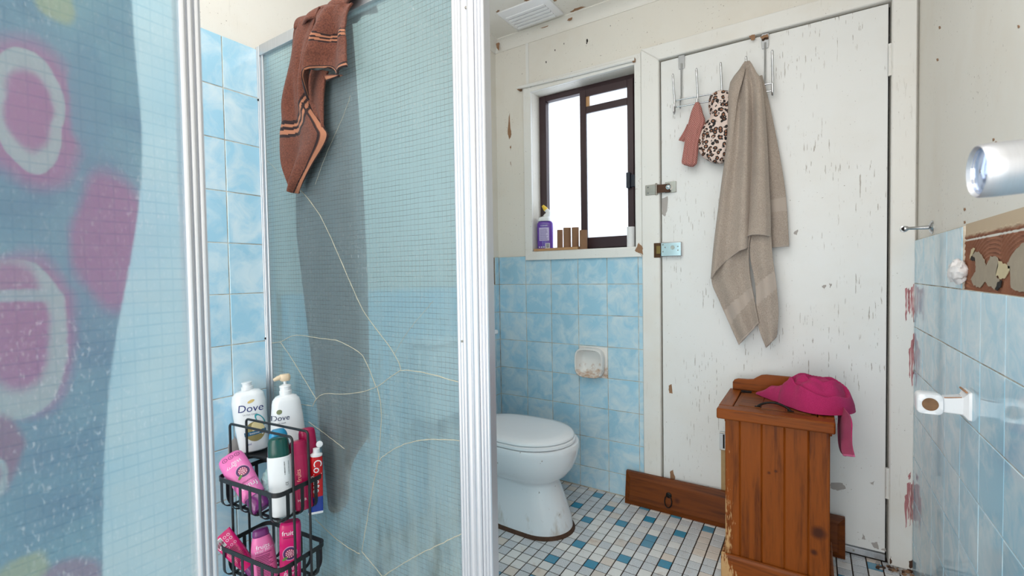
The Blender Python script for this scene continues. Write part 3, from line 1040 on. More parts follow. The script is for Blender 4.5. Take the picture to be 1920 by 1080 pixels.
# ------------------------------------------------------------------ ceiling vent
cs = [fz(*Z8(*p), H) for p in ((225, 170), (460, 385), (1075, 170))]
vx0, vx1, vy0, vy1 = cs[0].x, cs[2].x, 1.905, cs[1].y
vent = thing('ceiling_vent', 'white louvred exhaust vent grille on the flaking ceiling', 'vent', (vx0, vy0, H - 0.012))
b = MB().prism_z([(vx0, vy0), (vx1, vy0), (vx1, vy1), (vx0, vy1)], H - 0.006, H)
b.loft([[(vx0, vy0, H - 0.006), (vx1, vy0, H - 0.006), (vx1, vy1, H - 0.006), (vx0, vy1, H - 0.006)],
        [(vx0 + 0.016, vy0 + 0.016, H - 0.014), (vx1 - 0.016, vy0 + 0.016, H - 0.014), (vx1 - 0.016, vy1 - 0.016, H - 0.014), (vx0 + 0.016, vy1 - 0.016, H - 0.014)]])
b.build('vent_cover', M['seat'], vent, 0.001)
for k in range(5):
    y = vy0 + 0.040 + k * 0.0265
    box('louvre', M['seat'], vent, vx0 + 0.024, vx1 - 0.030, y, y + 0.016, H - 0.0185, H - 0.0135, 0.001)
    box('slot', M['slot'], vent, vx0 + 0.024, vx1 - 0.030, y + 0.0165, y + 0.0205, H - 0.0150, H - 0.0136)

# ------------------------------------------------------------------ shower screen
PY = 0.832
ZT = 1.812
scr = thing('shower_screen', 'aluminium framed side screen with cracked wired glass beside the toilet', 'shower screen', (-1.05, PY, 0))
glass = pane('glass_pane', M['glass_side'], scr, XL + 0.02, -0.672, PY - 0.003, PY + 0.003, 0.07, ZT - 0.018, '-y')
rib = lambda x0, x1, y0, y1, name, m='alu', par=scr, n=3, z0=0.02, z1=ZT: fluted(name, M[m], par, x0, x1, y0, y1, z0, z1, n)


def fluted(name, m, par, x0, x1, y0, y1, z0, z1, n, face='-y', depth=0.002):
    """upright aluminium section with n rounded flutes on its show face"""
    pts = []
    if face == '-y':
        for k in range(n):
            a0, a1 = x0 + (x1 - x0) * k / n, x0 + (x1 - x0) * (k + 1) / n
            for t in (0.0, 0.12, 0.3, 0.5, 0.7, 0.88):
                pts.append((a0 + (a1 - a0) * t, y0 + depth * (1 - math.sin(PI * t) ** 0.6)))
        pts += [(x1, y0 + depth), (x1, y1), (x0, y1)]
    else:
        for k in range(n):
            a0, a1 = y0 + (y1 - y0) * k / n, y0 + (y1 - y0) * (k + 1) / n
            for t in (0.0, 0.12, 0.3, 0.5, 0.7, 0.88):
                pts.append((x1 - depth * (1 - math.sin(PI * t) ** 0.6), a0 + (a1 - a0) * t))
        pts += [(x1 - depth, y1), (x0, y1), (x0, y0)]
    return MB().prism_z(pts, z0, z1).build(name, m, par, ang=25)


fluted('wall_jamb', M['alu_old'], scr, XL - 0.002, XL + 0.016, PY - 0.014, PY + 0.014, 0.02, ZT - 0.003, 2)
fluted('pane_bead', M['alu_old'], scr, XL + 0.016, XL + 0.027, PY - 0.009, PY + 0.009, 0.05, ZT - 0.03, 1)
top = MB().prism_x([(PY - 0.012, ZT - 0.032), (PY + 0.012, ZT - 0.032), (PY + 0.012, ZT), (PY + 0.006, ZT + 0.002), (PY - 0.006, ZT + 0.002), (PY - 0.012, ZT)], XL + 0.0165, -0.668).build('top_rail', M['alu_old'], scr, 0.001)
box('bottom_rail', M['alu_old'], scr, XL + 0.0165, -0.668, PY - 0.012, PY + 0.012, 0.0, 0.07, 0.001)
# corner post: pane channel, the square post, and the door stop section
fluted('pane_channel', M['alu'], scr, -0.679, -0.655, PY - 0.013, PY + 0.012, 0, ZT + 0.02, 3)
fluted('corner_post', M['alu'], scr, -0.655, -0.618, PY - 0.016, PY + 0.014, 0, ZT + 0.02, 2, depth=0.005)
fluted('post_cover', M['alu'], scr, -0.618, -0.592, PY - 0.012, PY + 0.014, 0, ZT + 0.02, 3, depth=0.004)
for px, py in ((873, 14), (873, 330), (866, 640)):
    p = by(px, py, PY - 0.013)
    b = MB()
    b.X = Matrix.Translation(p) @ Matrix.Rotation(PI / 2, 4, 'X')
    b.lathe([(0.003, -0.002), (0.003, 0.0005), (0.002, 0.0014)], 10).build('screw', M['steel'], scr)
for px, py in ((481, 188), (490, 634)):
    p = by(px, py, PY - 0.015)
    b = MB()
    b.X = Matrix.Translation((XL + 0.006, PY - 0.0135, p.z)) @ Matrix.Rotation(PI / 2, 4, 'X')
    b.lathe([(0.0035, -0.002), (0.0035, 0.001), (0.002, 0.002)], 10).build('screw', M['dark_gap'], scr)

Z6 = lambda x, y: (480 + x / 2.078, 560 + y / 2.078)
Z3 = lambda x, y: (480 + x / 2.571, y / 2.571)
CR = [[Z3(210, 915), Z3(245, 950), Z3(330, 1080), Z6(395, 0), Z6(440, 80), Z6(540, 215), Z6(565, 280)],
      [Z6(220, 420), Z6(235, 390), Z6(270, 370), Z6(340, 372), Z6(420, 362), Z6(480, 338), Z6(530, 300), Z6(565, 280), Z6(620, 282), Z6(700, 300), Z6(808, 330)],
      [Z6(45, 175), Z6(95, 168), Z6(150, 143), Z6(220, 150), Z6(320, 165), Z6(370, 190), Z6(410, 215), Z6(435, 260), Z6(468, 345)],
      [Z6(95, 170), Z6(140, 235), Z6(235, 392)],
      [Z6(472, 345), Z6(484, 400), Z6(488, 480), Z6(475, 635), Z6(452, 750), Z6(430, 880), Z6(412, 985)],
      [Z6(475, 635), Z6(530, 590), Z6(610, 558), Z6(700, 548), Z6(812, 555)],
      [Z6(205, 480), Z6(260, 520), Z6(345, 585)],
      [Z6(230, 858), Z6(300, 925), Z6(360, 970), Z6(405, 995)],
      [Z6(412, 985), Z6(450, 1030), Z6(495, 1085)],
      [Z6(490, 1085), Z6(620, 1005), Z6(810, 912)],
      [Z3(455, 460), Z3(420, 560), Z3(340, 740), Z3(285, 890)],
      [Z6(540, 215), Z6(590, 130), Z6(690, 10)],
      [Z6(215, 418), Z6(160, 410), Z6(120, 412)],
      [Z3(35, 755), Z3(120, 840), Z3(210, 915)]]
for i, c in enumerate(CR):
    w3 = [by(px, py, PY - 0.0034) for px, py in c]
    path = [cr(w3, t / 24) + Vector((mnoise.noise((t * 0.7, i * 5, 0)), 0, mnoise.noise((t * 0.7, i * 5, 9)))) * 0.0022 for t in range(25)]
    MB().tube(path, [0.0010 + 0.0009 * abs(mnoise.noise((t * 0.5, i, 4))) if i not in (10, 11, 13) else 0.0005 for t in range(25)], 5).build('crack', M['crack'], glass)

# sliding front door of the shower, close to the camera
dr = thing('shower_door', 'aluminium framed wired glass shower door in the near left foreground', 'shower door', (-0.63, 0.05, 0))
DXF = -0.62
MB().box(-0.655, -0.605, YB, PY - 0.0175, ZT - 0.02, ZT + 0.02).build('front_track', M['alu'], dr, 0.002)
fluted('door_stile', M['alu'], dr, DXF - 0.022, DXF, 0.2565, 0.2795, 0.03, ZT - 0.022, 3, '+x', 0.003)
pane('glass_pane', M['glass_door'], dr, DXF - 0.014, DXF - 0.008, -0.60, 0.258, 0.06, ZT - 0.05, '+x')
fluted('door_stile', M['alu'], dr, DXF - 0.022, DXF, -0.625, -0.60, 0.03, ZT - 0.022, 3, '+x', 0.003)
box('door_rail', M['alu'], dr, DXF - 0.022, DXF, -0.60, 0.2565, 0.03, 0.062, 0.002)
box('door_rail', M['alu'], dr, DXF - 0.022, DXF, -0.60, 0.2565, ZT - 0.052, ZT - 0.022, 0.002)


# floral towel behind the front door
def floral():
    n = NT('floral_printed_towel')
    v = n.co()
    vv = n.nd('VectorMath', {0: v, 1: n.nd('VectorMath', {0: n.nd('TexNoise', {'Vector': v, 'Scale': 22.0}).outputs[1], 'Scale': 0.016}, operation='SCALE').outputs[0]}, operation='ADD').outputs[0]
    base = n.mix(n.ramp(n.noise(v, 14, 3), [(0.35, 0), (0.65, 1)]), lin((78, 158, 206)), lin((140, 204, 234)))
    col = base

    def el(px, py, rpx, rpy):
        a, bb, cc = rx(px, py, -0.66), rx(px + rpx, py, -0.66), rx(px, py + rpy, -0.66)
        ry, rz = abs(bb.y - a.y), abs(cc.z - a.z)
        m = n.map(vv, sc=(0, 1 / ry, 1 / rz), loc=(0, -a.y / ry, -a.z / rz))
        return n.nd('VectorMath', {0: m}, operation='LENGTH').outputs['Value']
    for px, py, a, b_, c, kind in ((120, 5, 45, 40, (236, 232, 180), 0), (75, 205, 110, 155, (236, 104, 192), 0), (70, 200, 68, 112, (244, 248, 252), 1), (185, 170, 46, 120, (100, 176, 218), 0), (230, 440, 75, 150, (228, 100, 188), 0),
                                   (80, 610, 100, 170, (236, 100, 190), 0), (56, 620, 100, 150, (244, 248, 252), 1), (40, 580, 72, 125, (232, 110, 190), 0), (60, 540, 90, 14, (228, 236, 246), 0), (10, 830, 60, 90, (190, 92, 160), 0), (0, 880, 40, 40, (236, 242, 250), 1),
                                   (60, 1060, 60, 45, (232, 226, 180), 0), (150, 1070, 70, 50, (196, 130, 180), 0)):
        d = el(px, py, a, b_)
        if kind == 0:
            m = n.ramp(d, [(0.75, 1), (1.0, 0)])
        else:
            m = n.ramp(d, [(0.56, 0), (0.72, 1), (1.0, 1), (1.14, 0)])
        col = n.mix(n.math('MULTIPLY', m, 0.92), col, lin(c))
    return n.fin(n.pr(col, 0.9, 0, n.bump(n.noise(v, 200, 2), 0.4, 0.002)))


def fl_fn(u, v):
    edge = [rx(236, 60, -0.66).y, rx(262, 300, -0.66).y, rx(272, 470, -0.66).y, rx(205, 700, -0.66).y, rx(185, 960, -0.66).y, rx(190, 1100, -0.66).y]
    e = cr([(q, 0, zz_) for q, zz_ in zip(edge, (1.795, 1.36, 1.19, 0.95, 0.74, 0.545))], v).x
    y = -0.55 + u * (e + 0.55)
    z = 1.795 - v * 1.25
    x = -0.662 + 0.010 * math.sin(u * 23 + v * 2) * min(1, v * 4) + 0.004 * math.sin(v * 14 + u * 9)
    return (min(x, -0.6455), y, z)


flo = thing('floral_towel', 'blue and pink floral towel hanging inside the front shower door', 'towel', (-0.66, 0, 0.55))
MB().grid(fl_fn, 60, 50).build('cloth', floral(), flo, fix=False)
b = MB().grid(lambda u, v: (-0.6455 + (-0.0175) * (1 - math.cos(v * PI)) / 2, -0.55 + u * (0.12 + 0.55), 1.795 + 0.0), 8, 4)
b.build('top_fold', plain('blue_hem', (70, 128, 160), 0.9), flo, fix=False)


# ------------------------------------------------------------------ cloth helpers
def strip(left, right, nu, nv, fold, attrs=None, hem=None):
    """cloth surface between two edge lines (room points, top to bottom)"""
    b = MB()

    def fn(u, v):
        a, c = cr(left, v), cr(right, v)
        p = a.lerp(c, u)
        if hem:
            q = cr(hem, u)
            p += (q - left[-1].lerp(right[-1], u)) * v ** 3
        return tuple(p + fold(u, v))
    b.grid(fn, nu, nv, attrs)
    return b


def join(bs):
    o = MB()
    for q in bs:
        n0 = len(o.v)
        o.v += q.v
        o.f += [tuple(i + n0 for i in f) for f in q.f]
        o.mi += q.mi
        for k, d in q.attr.items():
            dd_ = o.attr.setdefault(k, {})
            for i, val in d.items():
                dd_[i + n0] = val
    return o


def nz(u, v, f=3, s=0): return mnoise.noise((u * f, v * f, s))


# ------------------------------------------------------------------ rust-brown towel over the side screen
Z7 = lambda x, y: (500 + x / 2.842, y / 2.842)
TB = lambda pts, y: [by(*Z7(*p), y) for p in pts]
tw = thing('bath_towel', 'rust brown towel with dark striped borders hung over the cracked shower screen', 'towel', (-1.15, PY, 1.33))
YA = PY - 0.031
bd = lambda x, lo, hi: 1.0 if lo < x < hi else 0.0


def tri(x, cs, wd): return max((1.0 if abs(x - c_) < wd else 0.0) for c_ in cs)


LA = TB([(158, 128), (143, 180), (132, 300), (118, 440), (107, 560), (105, 650), (93, 720), (95, 860), (118, 960), (146, 1026)], YA)
RA = TB([(290, 40), (262, 130), (225, 290), (208, 420), (210, 510), (228, 580), (300, 680), (318, 738), (235, 880), (156, 1028)], YA)


def fA(u, v):
    k = min(1, v * 2.2)
    return Vector((0, -0.015 * math.sin(u * 8.5 + v * 2.2) * k * (1 - v * 0.4) - 0.008 * nz(u, v, 3.5, 2) - 0.012 * math.exp(-((u - 0.38 - 0.2 * v) / 0.14) ** 2) * k, 0.002 * nz(u, v, 6, 7)))


def dA(u, v):
    q = v + 0.20 * u - 0.06 * math.sin(u * 3)
    m = tri(q, (0.565, 0.605, 0.648), 0.0105)
    e = 0
    if v > 0.44:
        e = 1.0 if 0.86 - 0.6 * max(0, v - 0.85) < u < 0.90 - 0.6 * max(0, v - 0.85) or u > 0.985 else 0
    return max(m, e)


def tA(u, v):
    q = v + 0.20 * u - 0.06 * math.sin(u * 3)
    e = 1.0 if v > 0.44 and u > 0.90 - 0.6 * max(0, v - 0.85) else 0
    return max(bd(q, 0.572, 0.598), bd(q, 0.612, 0.640), e)


A_ = strip(LA, RA, 90, 150, fA, {'dark': dA, 'tan': tA})
YB_ = PY - 0.046
LB = TB([(300, 40), (272, 90), (245, 220), (222, 330), (205, 430), (211, 530)], YB_)
RB = TB([(458, 16), (440, 60), (440, 160), (443, 250), (447, 320), (450, 362)], YB_ + 0.004)
HB = TB([(211, 530), (238, 420), (262, 372), (320, 352), (372, 395), (398, 380), (450, 362)], YB_)


def fB(u, v):
    k = min(1, v * 2.5)
    return Vector((0, -0.014 * k * math.sin(u * 9 - 0.6) - 0.016 * k * math.exp(-((u - 0.25) / 0.16) ** 2) - 0.006 * nz(u, v, 4, 11), 0.002 * nz(u, v, 6, 4)))


def qB(u, v): return v + 0.30 * max(0, 0.45 - u) ** 1.0 - 0.03 * math.sin(u * 8)


B_ = strip(LB, RB, 90, 80, fB, {'dark': lambda u, v: max(tri(qB(u, v), (0.395, 0.445, 0.495), 0.011), bd(v, 0.915, 0.94), bd(v, 0.985, 1.1)),
                                'tan': lambda u, v: max(bd(qB(u, v), 0.403, 0.437), bd(qB(u, v), 0.453, 0.487), bd(v, 0.94, 0.985))}, HB)
LC = TB([(240, 372), (226, 430), (222, 520), (250, 600), (296, 676)], YA + 0.004)
RC = TB([(330, 380), (315, 430), (306, 520), (306, 600), (306, 690)], YA + 0.006)
C_ = strip(LC, RC, 30, 40, lambda u, v: Vector((0, 0.004 * math.sin(u * 6), 0)), {'dark': lambda u, v: 0, 'tan': lambda u, v: 0})
LD = TB([(310, 400), (322, 432)], YA + 0.002)
RD = TB([(405, 400), (385, 405)], YA)
D_ = strip(LD, RD, 20, 12, lambda u, v: Vector((0, 0, 0)), {'dark': lambda u, v: bd(v, 0.8, 1.1), 'tan': lambda u, v: bd(v, 0.3, 0.8)})
front = join([A_, B_, C_, D_]).build('front_drape', M['towel_brown'], tw, solid=0.006, fix=False)
# over the rail
xl_, xr_ = LA[0].x, RB[0].x


def over(u, v):
    x = xl_ + (xr_ - xl_) * u
    th = v * PI
    y = PY - math.cos(th) * (0.038 - 0.007 * math.sin(u * 17))
    zt = ZT - 0.028 + 0.040 * math.sin(th) + 0.005 * math.sin(u * 17 + 1) * math.sin(th)
    return (x, y, zt)


MB().grid(over, 50, 16, {'dark': lambda u, v: 0, 'tan': lambda u, v: 0}).build('top_fold', M['towel_brown'], tw, solid=0.006, fix=False)
pL, pR = by(556, 120, PY + 0.03).x, by(664, 60, PY + 0.03).x


def backd(u, v):
    e0, e1 = pL - 0.04 * v, pR + 0.035 * min(1, v * 1.6)
    e0 += max(0, v - 0.45) * 0.22
    x = e0 + (e1 - e0) * u
    return (x, PY + 0.026 + 0.014 * math.sin(u * 15 + v) * min(1, v * 3), 1.79 - v * (1.28 + 0.12 * math.sin(u * 5)))


MB().grid(backd, 40, 40, {'dark': lambda u, v: tri(v, (0.8, 0.84, 0.97), 0.01), 'tan': lambda u, v: bd(v, 0.98, 1.1)}).build('back_drape', M['towel_brown'], tw, solid=0.006, fix=False)

# ------------------------------------------------------------------ bottles
def frame_from(p0, p1, twist=0.0, face=None):
    z = (p1 - p0).normalized()
    f = (face or (EYE - p0)).normalized()
    f = (f - z * f.dot(z)).normalized()
    f = Matrix.Rotation(twist, 3, z) @ f
    y = -f
    x = y.cross(z)
    return Matrix(((x.x, y.x, z.x, p0.x), (x.y, y.y, z.y, p0.y), (x.z, y.z, z.z, p0.z), (0, 0, 0, 1)))


def ring(z, a, b_, n=2.4, k=28, cx=0):
    pts = []
    for i in range(k):
        t = 2 * PI * i / k
        c, s_ = math.cos(t), math.sin(t)
        pts.append((cx + a * abs(c) ** (2 / n) * (1 if c >= 0 else -1), b_ * abs(s_) ** (2 / n) * (1 if s_ >= 0 else -1), z))
    return pts


def bodyloft(prof, n=2.4):
    """prof rows (z, half width, half depth)"""
    rows_ = []
    for i in range(len(prof) - 1):
        for t in (0, 0.25, 0.5, 0.75):
            rows_.append(cr(prof, (i + t) / (len(prof) - 1)) if False else Vector(prof[i]).lerp(Vector(prof[i + 1]), t))
    rows_.append(Vector(prof[-1]))
    return MB().loft([ring(r[0], r[1], r[2], n) for r in rows_])


def surf(prof, n, x, z):
    for a, c in zip(prof, prof[1:]):
        if min(a[0], c[0]) - 1e-9 <= z <= max(a[0], c[0]) + 1e-9 and abs(c[0] - a[0]) > 1e-9:
            t = (z - a[0]) / (c[0] - a[0])
            A, B = a[1] + (c[1] - a[1]) * t, a[2] + (c[2] - a[2]) * t
            break
    else:
        A, B = prof[-1][1], prof[-1][2]
    return -B * max(0.02, 1 - min(0.999, abs(x) / A) ** n) ** (1 / n)


INK = {}


def ink(c):
    if c not in INK:
        INK[c] = plain('print_%d_%d_%d' % c, c, 0.45, var=0.0)
    return INK[c]


def put(b2, par, prof, n, x, z, rot, col, name, off=0.0005):
    """2D print (list of vertices and faces in metres) laid on the front of a bottle"""
    vs, fs = b2
    c, s_ = math.cos(rot), math.sin(rot)
    out = []
    for u, v in vs:
        X, Zz = x + u * c - v * s_, z + u * s_ + v * c
        out.append((X, surf(prof, n, X, Zz) - off, Zz))
    me = bpy.data.meshes.new(name)
    me.from_pydata(out, [], fs)
    me.materials.append(ink(col))
    o = bpy.data.objects.new(name, me)
    return link(o, par)


def text2d(s, size, shear=0.0, width=None):
    cu = bpy.data.curves.new('t', 'FONT')
    cu.body = s
    cu.size = size
    cu.align_x, cu.align_y = 'CENTER', 'CENTER'
    cu.shear = shear
    cu.resolution_u = 3
    o = bpy.data.objects.new('t', cu)
    COL.objects.link(o)
    me = bpy.data.meshes.new_from_object(o)
    bmx = bmesh.new()
    bmx.from_mesh(me)
    bmesh.ops.triangulate(bmx, faces=bmx.faces)
    vs = [(v.co.x, v.co.y) for v in bmx.verts]
    bmx.verts.index_update()
    fs = [tuple(v.index for v in f.verts) for f in bmx.faces]
    bmx.free()
    bpy.data.objects.remove(o)
    bpy.data.curves.remove(cu)
    bpy.data.meshes.remove(me)
    if width and vs:
        w_ = max(v[0] for v in vs) - min(v[0] for v in vs)
        vs = [(v[0] * width / w_, v[1]) for v in vs]
    return vs, fs


def bars2d(rows_):
    vs, fs = [], []
    for x0, x1, z0, z1 in rows_:
        k = max(1, int((x1 - x0) / 0.006))
        for i in range(k):
            a, c = x0 + (x1 - x0) * i / k, x0 + (x1 - x0) * (i + 1) / k
            o = len(vs)
            vs += [(a, z0), (c, z0), (c, z1), (a, z1)]
            fs.append((o, o + 1, o + 2, o + 3))
    return vs, fs


def disc2d(r0, r1, n=28, sx=1, sz=1, cx=0, cz=0):
    vs = [(cx + r * sx * math.cos(2 * PI * i / n), cz + r * sz * math.sin(2 * PI * i / n)) for r in (r0, (r0 + r1) / 2, r1) for i in range(n)]
    fs = [(j * n + i, j * n + (i + 1) % n, (j + 1) * n + (i + 1) % n, (j + 1) * n + i) for j in (0, 1) for i in range(n)]
    return vs, fs


def many2d(parts):
    vs, fs = [], []
    for v, f in parts:
        o = len(vs)
        vs += v
        fs += [tuple(i + o for i in q) for q in f]
    return vs, fs


def small_print(wd, n, h, seed=1):
    rn = random.Random(seed)
    return bars2d([(-wd / 2, -wd / 2 + wd * rn.uniform(0.72, 1.0), -i * h, -i * h + h * 0.42) for i in range(n)])


def barcode(wd, h, seed=2):
    rn = random.Random(seed)
    x, out = -wd / 2, []
    while x < wd / 2:
        t = rn.choice((0.0006, 0.0009, 0.0014))
        out.append((x, min(x + t, wd / 2), -h / 2, h / 2))
        x += t + rn.choice((0.0006, 0.001))
    return bars2d(out)


def emblem(par, prof, n, x, z, r, rot=0):
    put(disc2d(0.0001, r * 1.15, 28, 0.95, 1), par, prof, n, x, z, 0, (226, 150, 190), 'emblem_halo', 0.0004)
    put(disc2d(0.0001, r, 28, 1, 1), par, prof, n, x, z, 0, (70, 40, 96), 'emblem_disc', 0.0007)
    put(disc2d(0.0001, r * 0.72, 24), par, prof, n, x, z, 0, (150, 22, 74), 'emblem_core', 0.0010)
    rn = random.Random(5)
    put(many2d([disc2d(0.0001, r * 0.11, 8, 1, 1, r * 0.5 * q * math.cos(a), r * 0.5 * q * math.sin(a)) for q, m_ in ((0.05, 1), (0.55, 6), (1.1, 11)) for a in [2 * PI * i / m_ for i in range(m_)]]), par, prof, n, x, z, 0, (246, 190, 206), 'emblem_seeds', 0.0013)
    put(disc2d(0.0001, r * 0.34, 10, 1.5, 0.6), par, prof, n, x - r * 0.72 * math.cos(rot), z - r * 0.72, 0.6, (92, 140, 60), 'emblem_leaf', 0.0012)


PL = lambda nm, c, ro=0.22, **k: plain(nm, c, ro, var=0.02, **k)
M['b_white'] = PL('white_bottle', (236, 238, 240))
M['b_pink'] = PL('pink_bottle', (240, 120, 186), 0.25)
M['b_pink2'] = PL('soft_pink_bottle', (236, 118, 176), 0.3)
M['b_mag'] = PL('magenta_bottle', (214, 24, 110), 0.25)
M['b_wine'] = PL('raspberry_bottle', (164, 16, 72), 0.28)
M['b_green'] = PL('dark_green_cap', (12, 74, 66), 0.25)
M['b_blue'] = PL('blue_bottle', (30, 124, 168), 0.25)
M['b_cream'] = PL('cream_pump', (232, 208, 176), 0.35)
M['b_purp'] = PL('purple_clear_cap', (150, 60, 140), 0.12, Transmission_Weight=0.4)
M['b_red'] = PL('red_tube', (206, 22, 30), 0.25)
M['b_tblue'] = PL('blue_tube_end', (24, 60, 156), 0.25)
M['b_violet'] = PL('violet_cleaner', (116, 74, 186), 0.12, Transmission_Weight=0.25)
M['b_yellow'] = PL('yellow_cap', (240, 200, 50), 0.3)
M['puff'] = None

Z4 = lambda x, y: (370 + x / 2.7, 680 + y / 2.7)
# ------------------------------------------------------------------ wire caddy (own axes: x along the screen, y away from the camera)
ANG = math.radians(5.4)
e1 = Vector((math.cos(ANG), math.sin(ANG), 0))
e2 = Vector((-math.sin(ANG), math.cos(ANG), 0))
org = Vector((-1.123, 0.642, 0)) - e1 * 0.256
CM = Matrix.Translation(org) @ Matrix.Rotation(ANG, 4, 'Z')
LX, LY = 0.256, 0.150
cad = thing('shower_caddy', 'black two-tier wire caddy crammed with bottles in the shower corner', 'caddy', mat=CM)


def loc(x, y, z): return CM @ Vector((x, y, z))


def rrect(x0, x1, y0, y1, r, n=5):
    out = []
    for cx, cy, a in ((x1 - r, y1 - r, 0), (x0 + r, y1 - r, PI / 2), (x0 + r, y0 + r, PI), (x1 - r, y0 + r, 1.5 * PI)):
        out += [(cx + r * math.cos(a + PI / 2 * k / n), cy + r * math.sin(a + PI / 2 * k / n)) for k in range(n + 1)]
    return out


def band(x0, x1, y0, y1, r, z0, z1, t):
    o, i = rrect(x0, x1, y0, y1, r), rrect(x0 + t, x1 - t, y0 + t, y1 - t, max(r - t, 0.001))
    n = len(o)
    vs = [(p[0], p[1], z) for z in (z0, z1) for p in o] + [(p[0], p[1], z) for z in (z0, z1) for p in i]
    fs = []
    for k in range(n):
        m = (k + 1) % n
        fs += [(k, m, n + m, n + k), (2 * n + m, 2 * n + k, 3 * n + k, 3 * n + m), (n + k, n + m, 3 * n + m, 3 * n + k), (m, k, 2 * n + k, 2 * n + m)]
    return MB().add(vs, fs)


def ustrip(path, wdir, wd, t):
    """flat metal strip swept along a path, wd wide in direction wdir"""
    wv = Vector(wdir) * wd / 2
    P = [Vector(p) for p in path]
    rings = []
    for i, p in enumerate(P):
        tg = (P[min(i + 1, len(P) - 1)] - P[max(i - 1, 0)]).normalized()
        nn = tg.cross(Vector(wdir)).normalized() * t / 2
        rings.append([p - wv - nn, p + wv - nn, p + wv + nn, p - wv + nn])
    return MB().loft(rings)


def basket(zr_, depth):
    zb = zr_ - depth
    bk = band(0, LX, 0, LY, 0.022, zr_ - 0.012, zr_, 0.0028).build('basket_rim', M['black'], cad)
    r = 0.024
    arc = lambda a0, s_: [(a0 + s_ * (r - r * math.cos(k * PI / 10)), zb + r - r * math.sin(k * PI / 10)) for k in range(1, 6)]
    for k in range(6):
        x = 0.026 + k * 0.0408
        pts = [(0.0008, zr_ - 0.004), (0.0008, zb + r)] + arc(0.0008, 1) + [(LY - 0.0008 - q, z) for q, z in reversed([(a - 0.0008 + 0.0008, z) for a, z in arc(0.0008, 1)])] + [(LY - 0.0008, zb + r), (LY - 0.0008, zr_ - 0.004)]
        ustrip([(x, y, z) for y, z in pts], (1, 0, 0), 0.0095, 0.002).build('slat', M['black'], bk)
    for k in range(3):
        y = 0.032 + k * 0.043
        pts = [(0.0008, zr_ - 0.004), (0.0008, zb + r)] + arc(0.0008, 1) + [(LX - q, z) for q, z in reversed(arc(0.0008, 1))] + [(LX - 0.0008, zb + r), (LX - 0.0008, zr_ - 0.004)]
        ustrip([(x, y, z - 0.0021) for x, z in pts], (0, 1, 0), 0.0095, 0.002).build('slat', M['black'], bk)
    return zb


ZR1, ZR2, BD = 0.54, 0.348, 0.085
F1 = basket(ZR1, BD) + 0.0012
F2 = basket(ZR2, BD) + 0.0012
for yy in (0.046, 0.094):
    r = 0.010
    xl2, xr2, zt2 = -0.0035, LX + 0.0035, 0.672
    path = [(xl2, yy, 0.0), (xl2, yy, zt2 - r)] + [(xl2 + r - r * math.cos(a), yy, zt2 - r + r * math.sin(a)) for a in (0.4, 0.8, 1.2, PI / 2)] + \
           [(xr2 - r + r * math.sin(a), yy, zt2 - r + r * math.cos(a)) for a in (0, 0.4, 0.8, 1.2)] + [(xr2, yy, zt2 - r), (xr2, yy, 0.0)]
    MB().tube(path, 0.0034, 10).build('wire_frame', M['black'], cad)
for xx in (-0.0035, LX + 0.0035):
    MB().tube([(xx, 0.046, 0.02), (xx, 0.094, 0.02)], 0.003, 8).build('foot_bar', M['black'], cad)

# corner shelf under the two white bottles
sh = thing('corner_shelf', 'small black shelf in the shower corner under two white bottles', 'shelf', (XL, PY - 0.02, 0.55))
sp = [(XL - 0.003, 0.700), (-1.404, 0.700), (-1.388, 0.728), (-1.255, 0.756), (-1.235, 0.770), (-1.235, PY - 0.016), (XL - 0.003, PY - 0.016)]
MB().prism_z(sp, 0.5505, 0.5555).build('shelf_plate', M['black'], sh)
MB().tube([(x, y, 0.556) for x, y in sp[:6]], 0.003, 8).build('shelf_rim', M['black'], sh)

# white bottle lying back against the tiled wall
def bottle(name, label, group, m0, prof, n, mat_, bname='bottle_body'):
    t = thing(name, label, 'bottle', mat=m0, group=group)
    b_ = bodyloft(prof, n).build(bname, mat_, t)
    return t, b_


GW = 'toiletry bottles in the shower corner'
p0 = Vector((XL + 0.046, 0.752, 0.5600))
p1 = Vector((XL + 0.034, 0.742, 0.756))
m0 = frame_from(p0, p1, 0.0, Vector((1, -0.62, 0)))
pf = [(0, 0.034, 0.018), (0.004, 0.039, 0.022), (0.05, 0.0425, 0.025), (0.11, 0.0455, 0.027), (0.15, 0.046, 0.027), (0.172, 0.042, 0.025), (0.182, 0.032, 0.020), (0.186, 0.018, 0.014)]
t, bd_ = bottle('shampoo_bottle', 'white shampoo bottle without pump, leaning on the shower wall tiles', GW, m0, pf, 2.6, M['b_white'])
b = MB()
b.lathe([(0.0165, 0.186), (0.0165, 0.196), (0.013, 0.197), (0.013, 0.205), (0.0145, 0.206), (0.0145, 0.209), (0.008, 0.210)], 24).build('bottle_neck', M['b_white'], t)
put(text2d('Dove', 0.031, 0.12), bd_, pf, 2.6, 0.004, 0.133, -0.05, (34, 44, 110), 'logo_text')
put(disc2d(0.0001, 0.008, 16, 1.25, 0.55), bd_, pf, 2.6, 0.008, 0.154, 0.35, (206, 180, 112), 'bird_mark')
put(text2d('ULTRA CARE', 0.0065), bd_, pf, 2.6, 0.002, 0.115, -0.05, (130, 130, 140), 'small_text')
put(disc2d(0.0001, 0.026, 28, 1, 1.15), bd_, pf, 2.6, 0.010, 0.062, 0, (150, 136, 84), 'label_disc')
put(disc2d(0.0001, 0.016, 24, 1, 1.3), bd_, pf, 2.6, 0.018, 0.072, 0.4, (232, 214, 160), 'label_swoosh', 0.0008)
put(bars2d([(-0.027, 0.030, -0.006, 0.006)]), bd_, pf, 2.6, 0.008, 0.058, 0.06, (36, 96, 130), 'label_band', 0.0010)
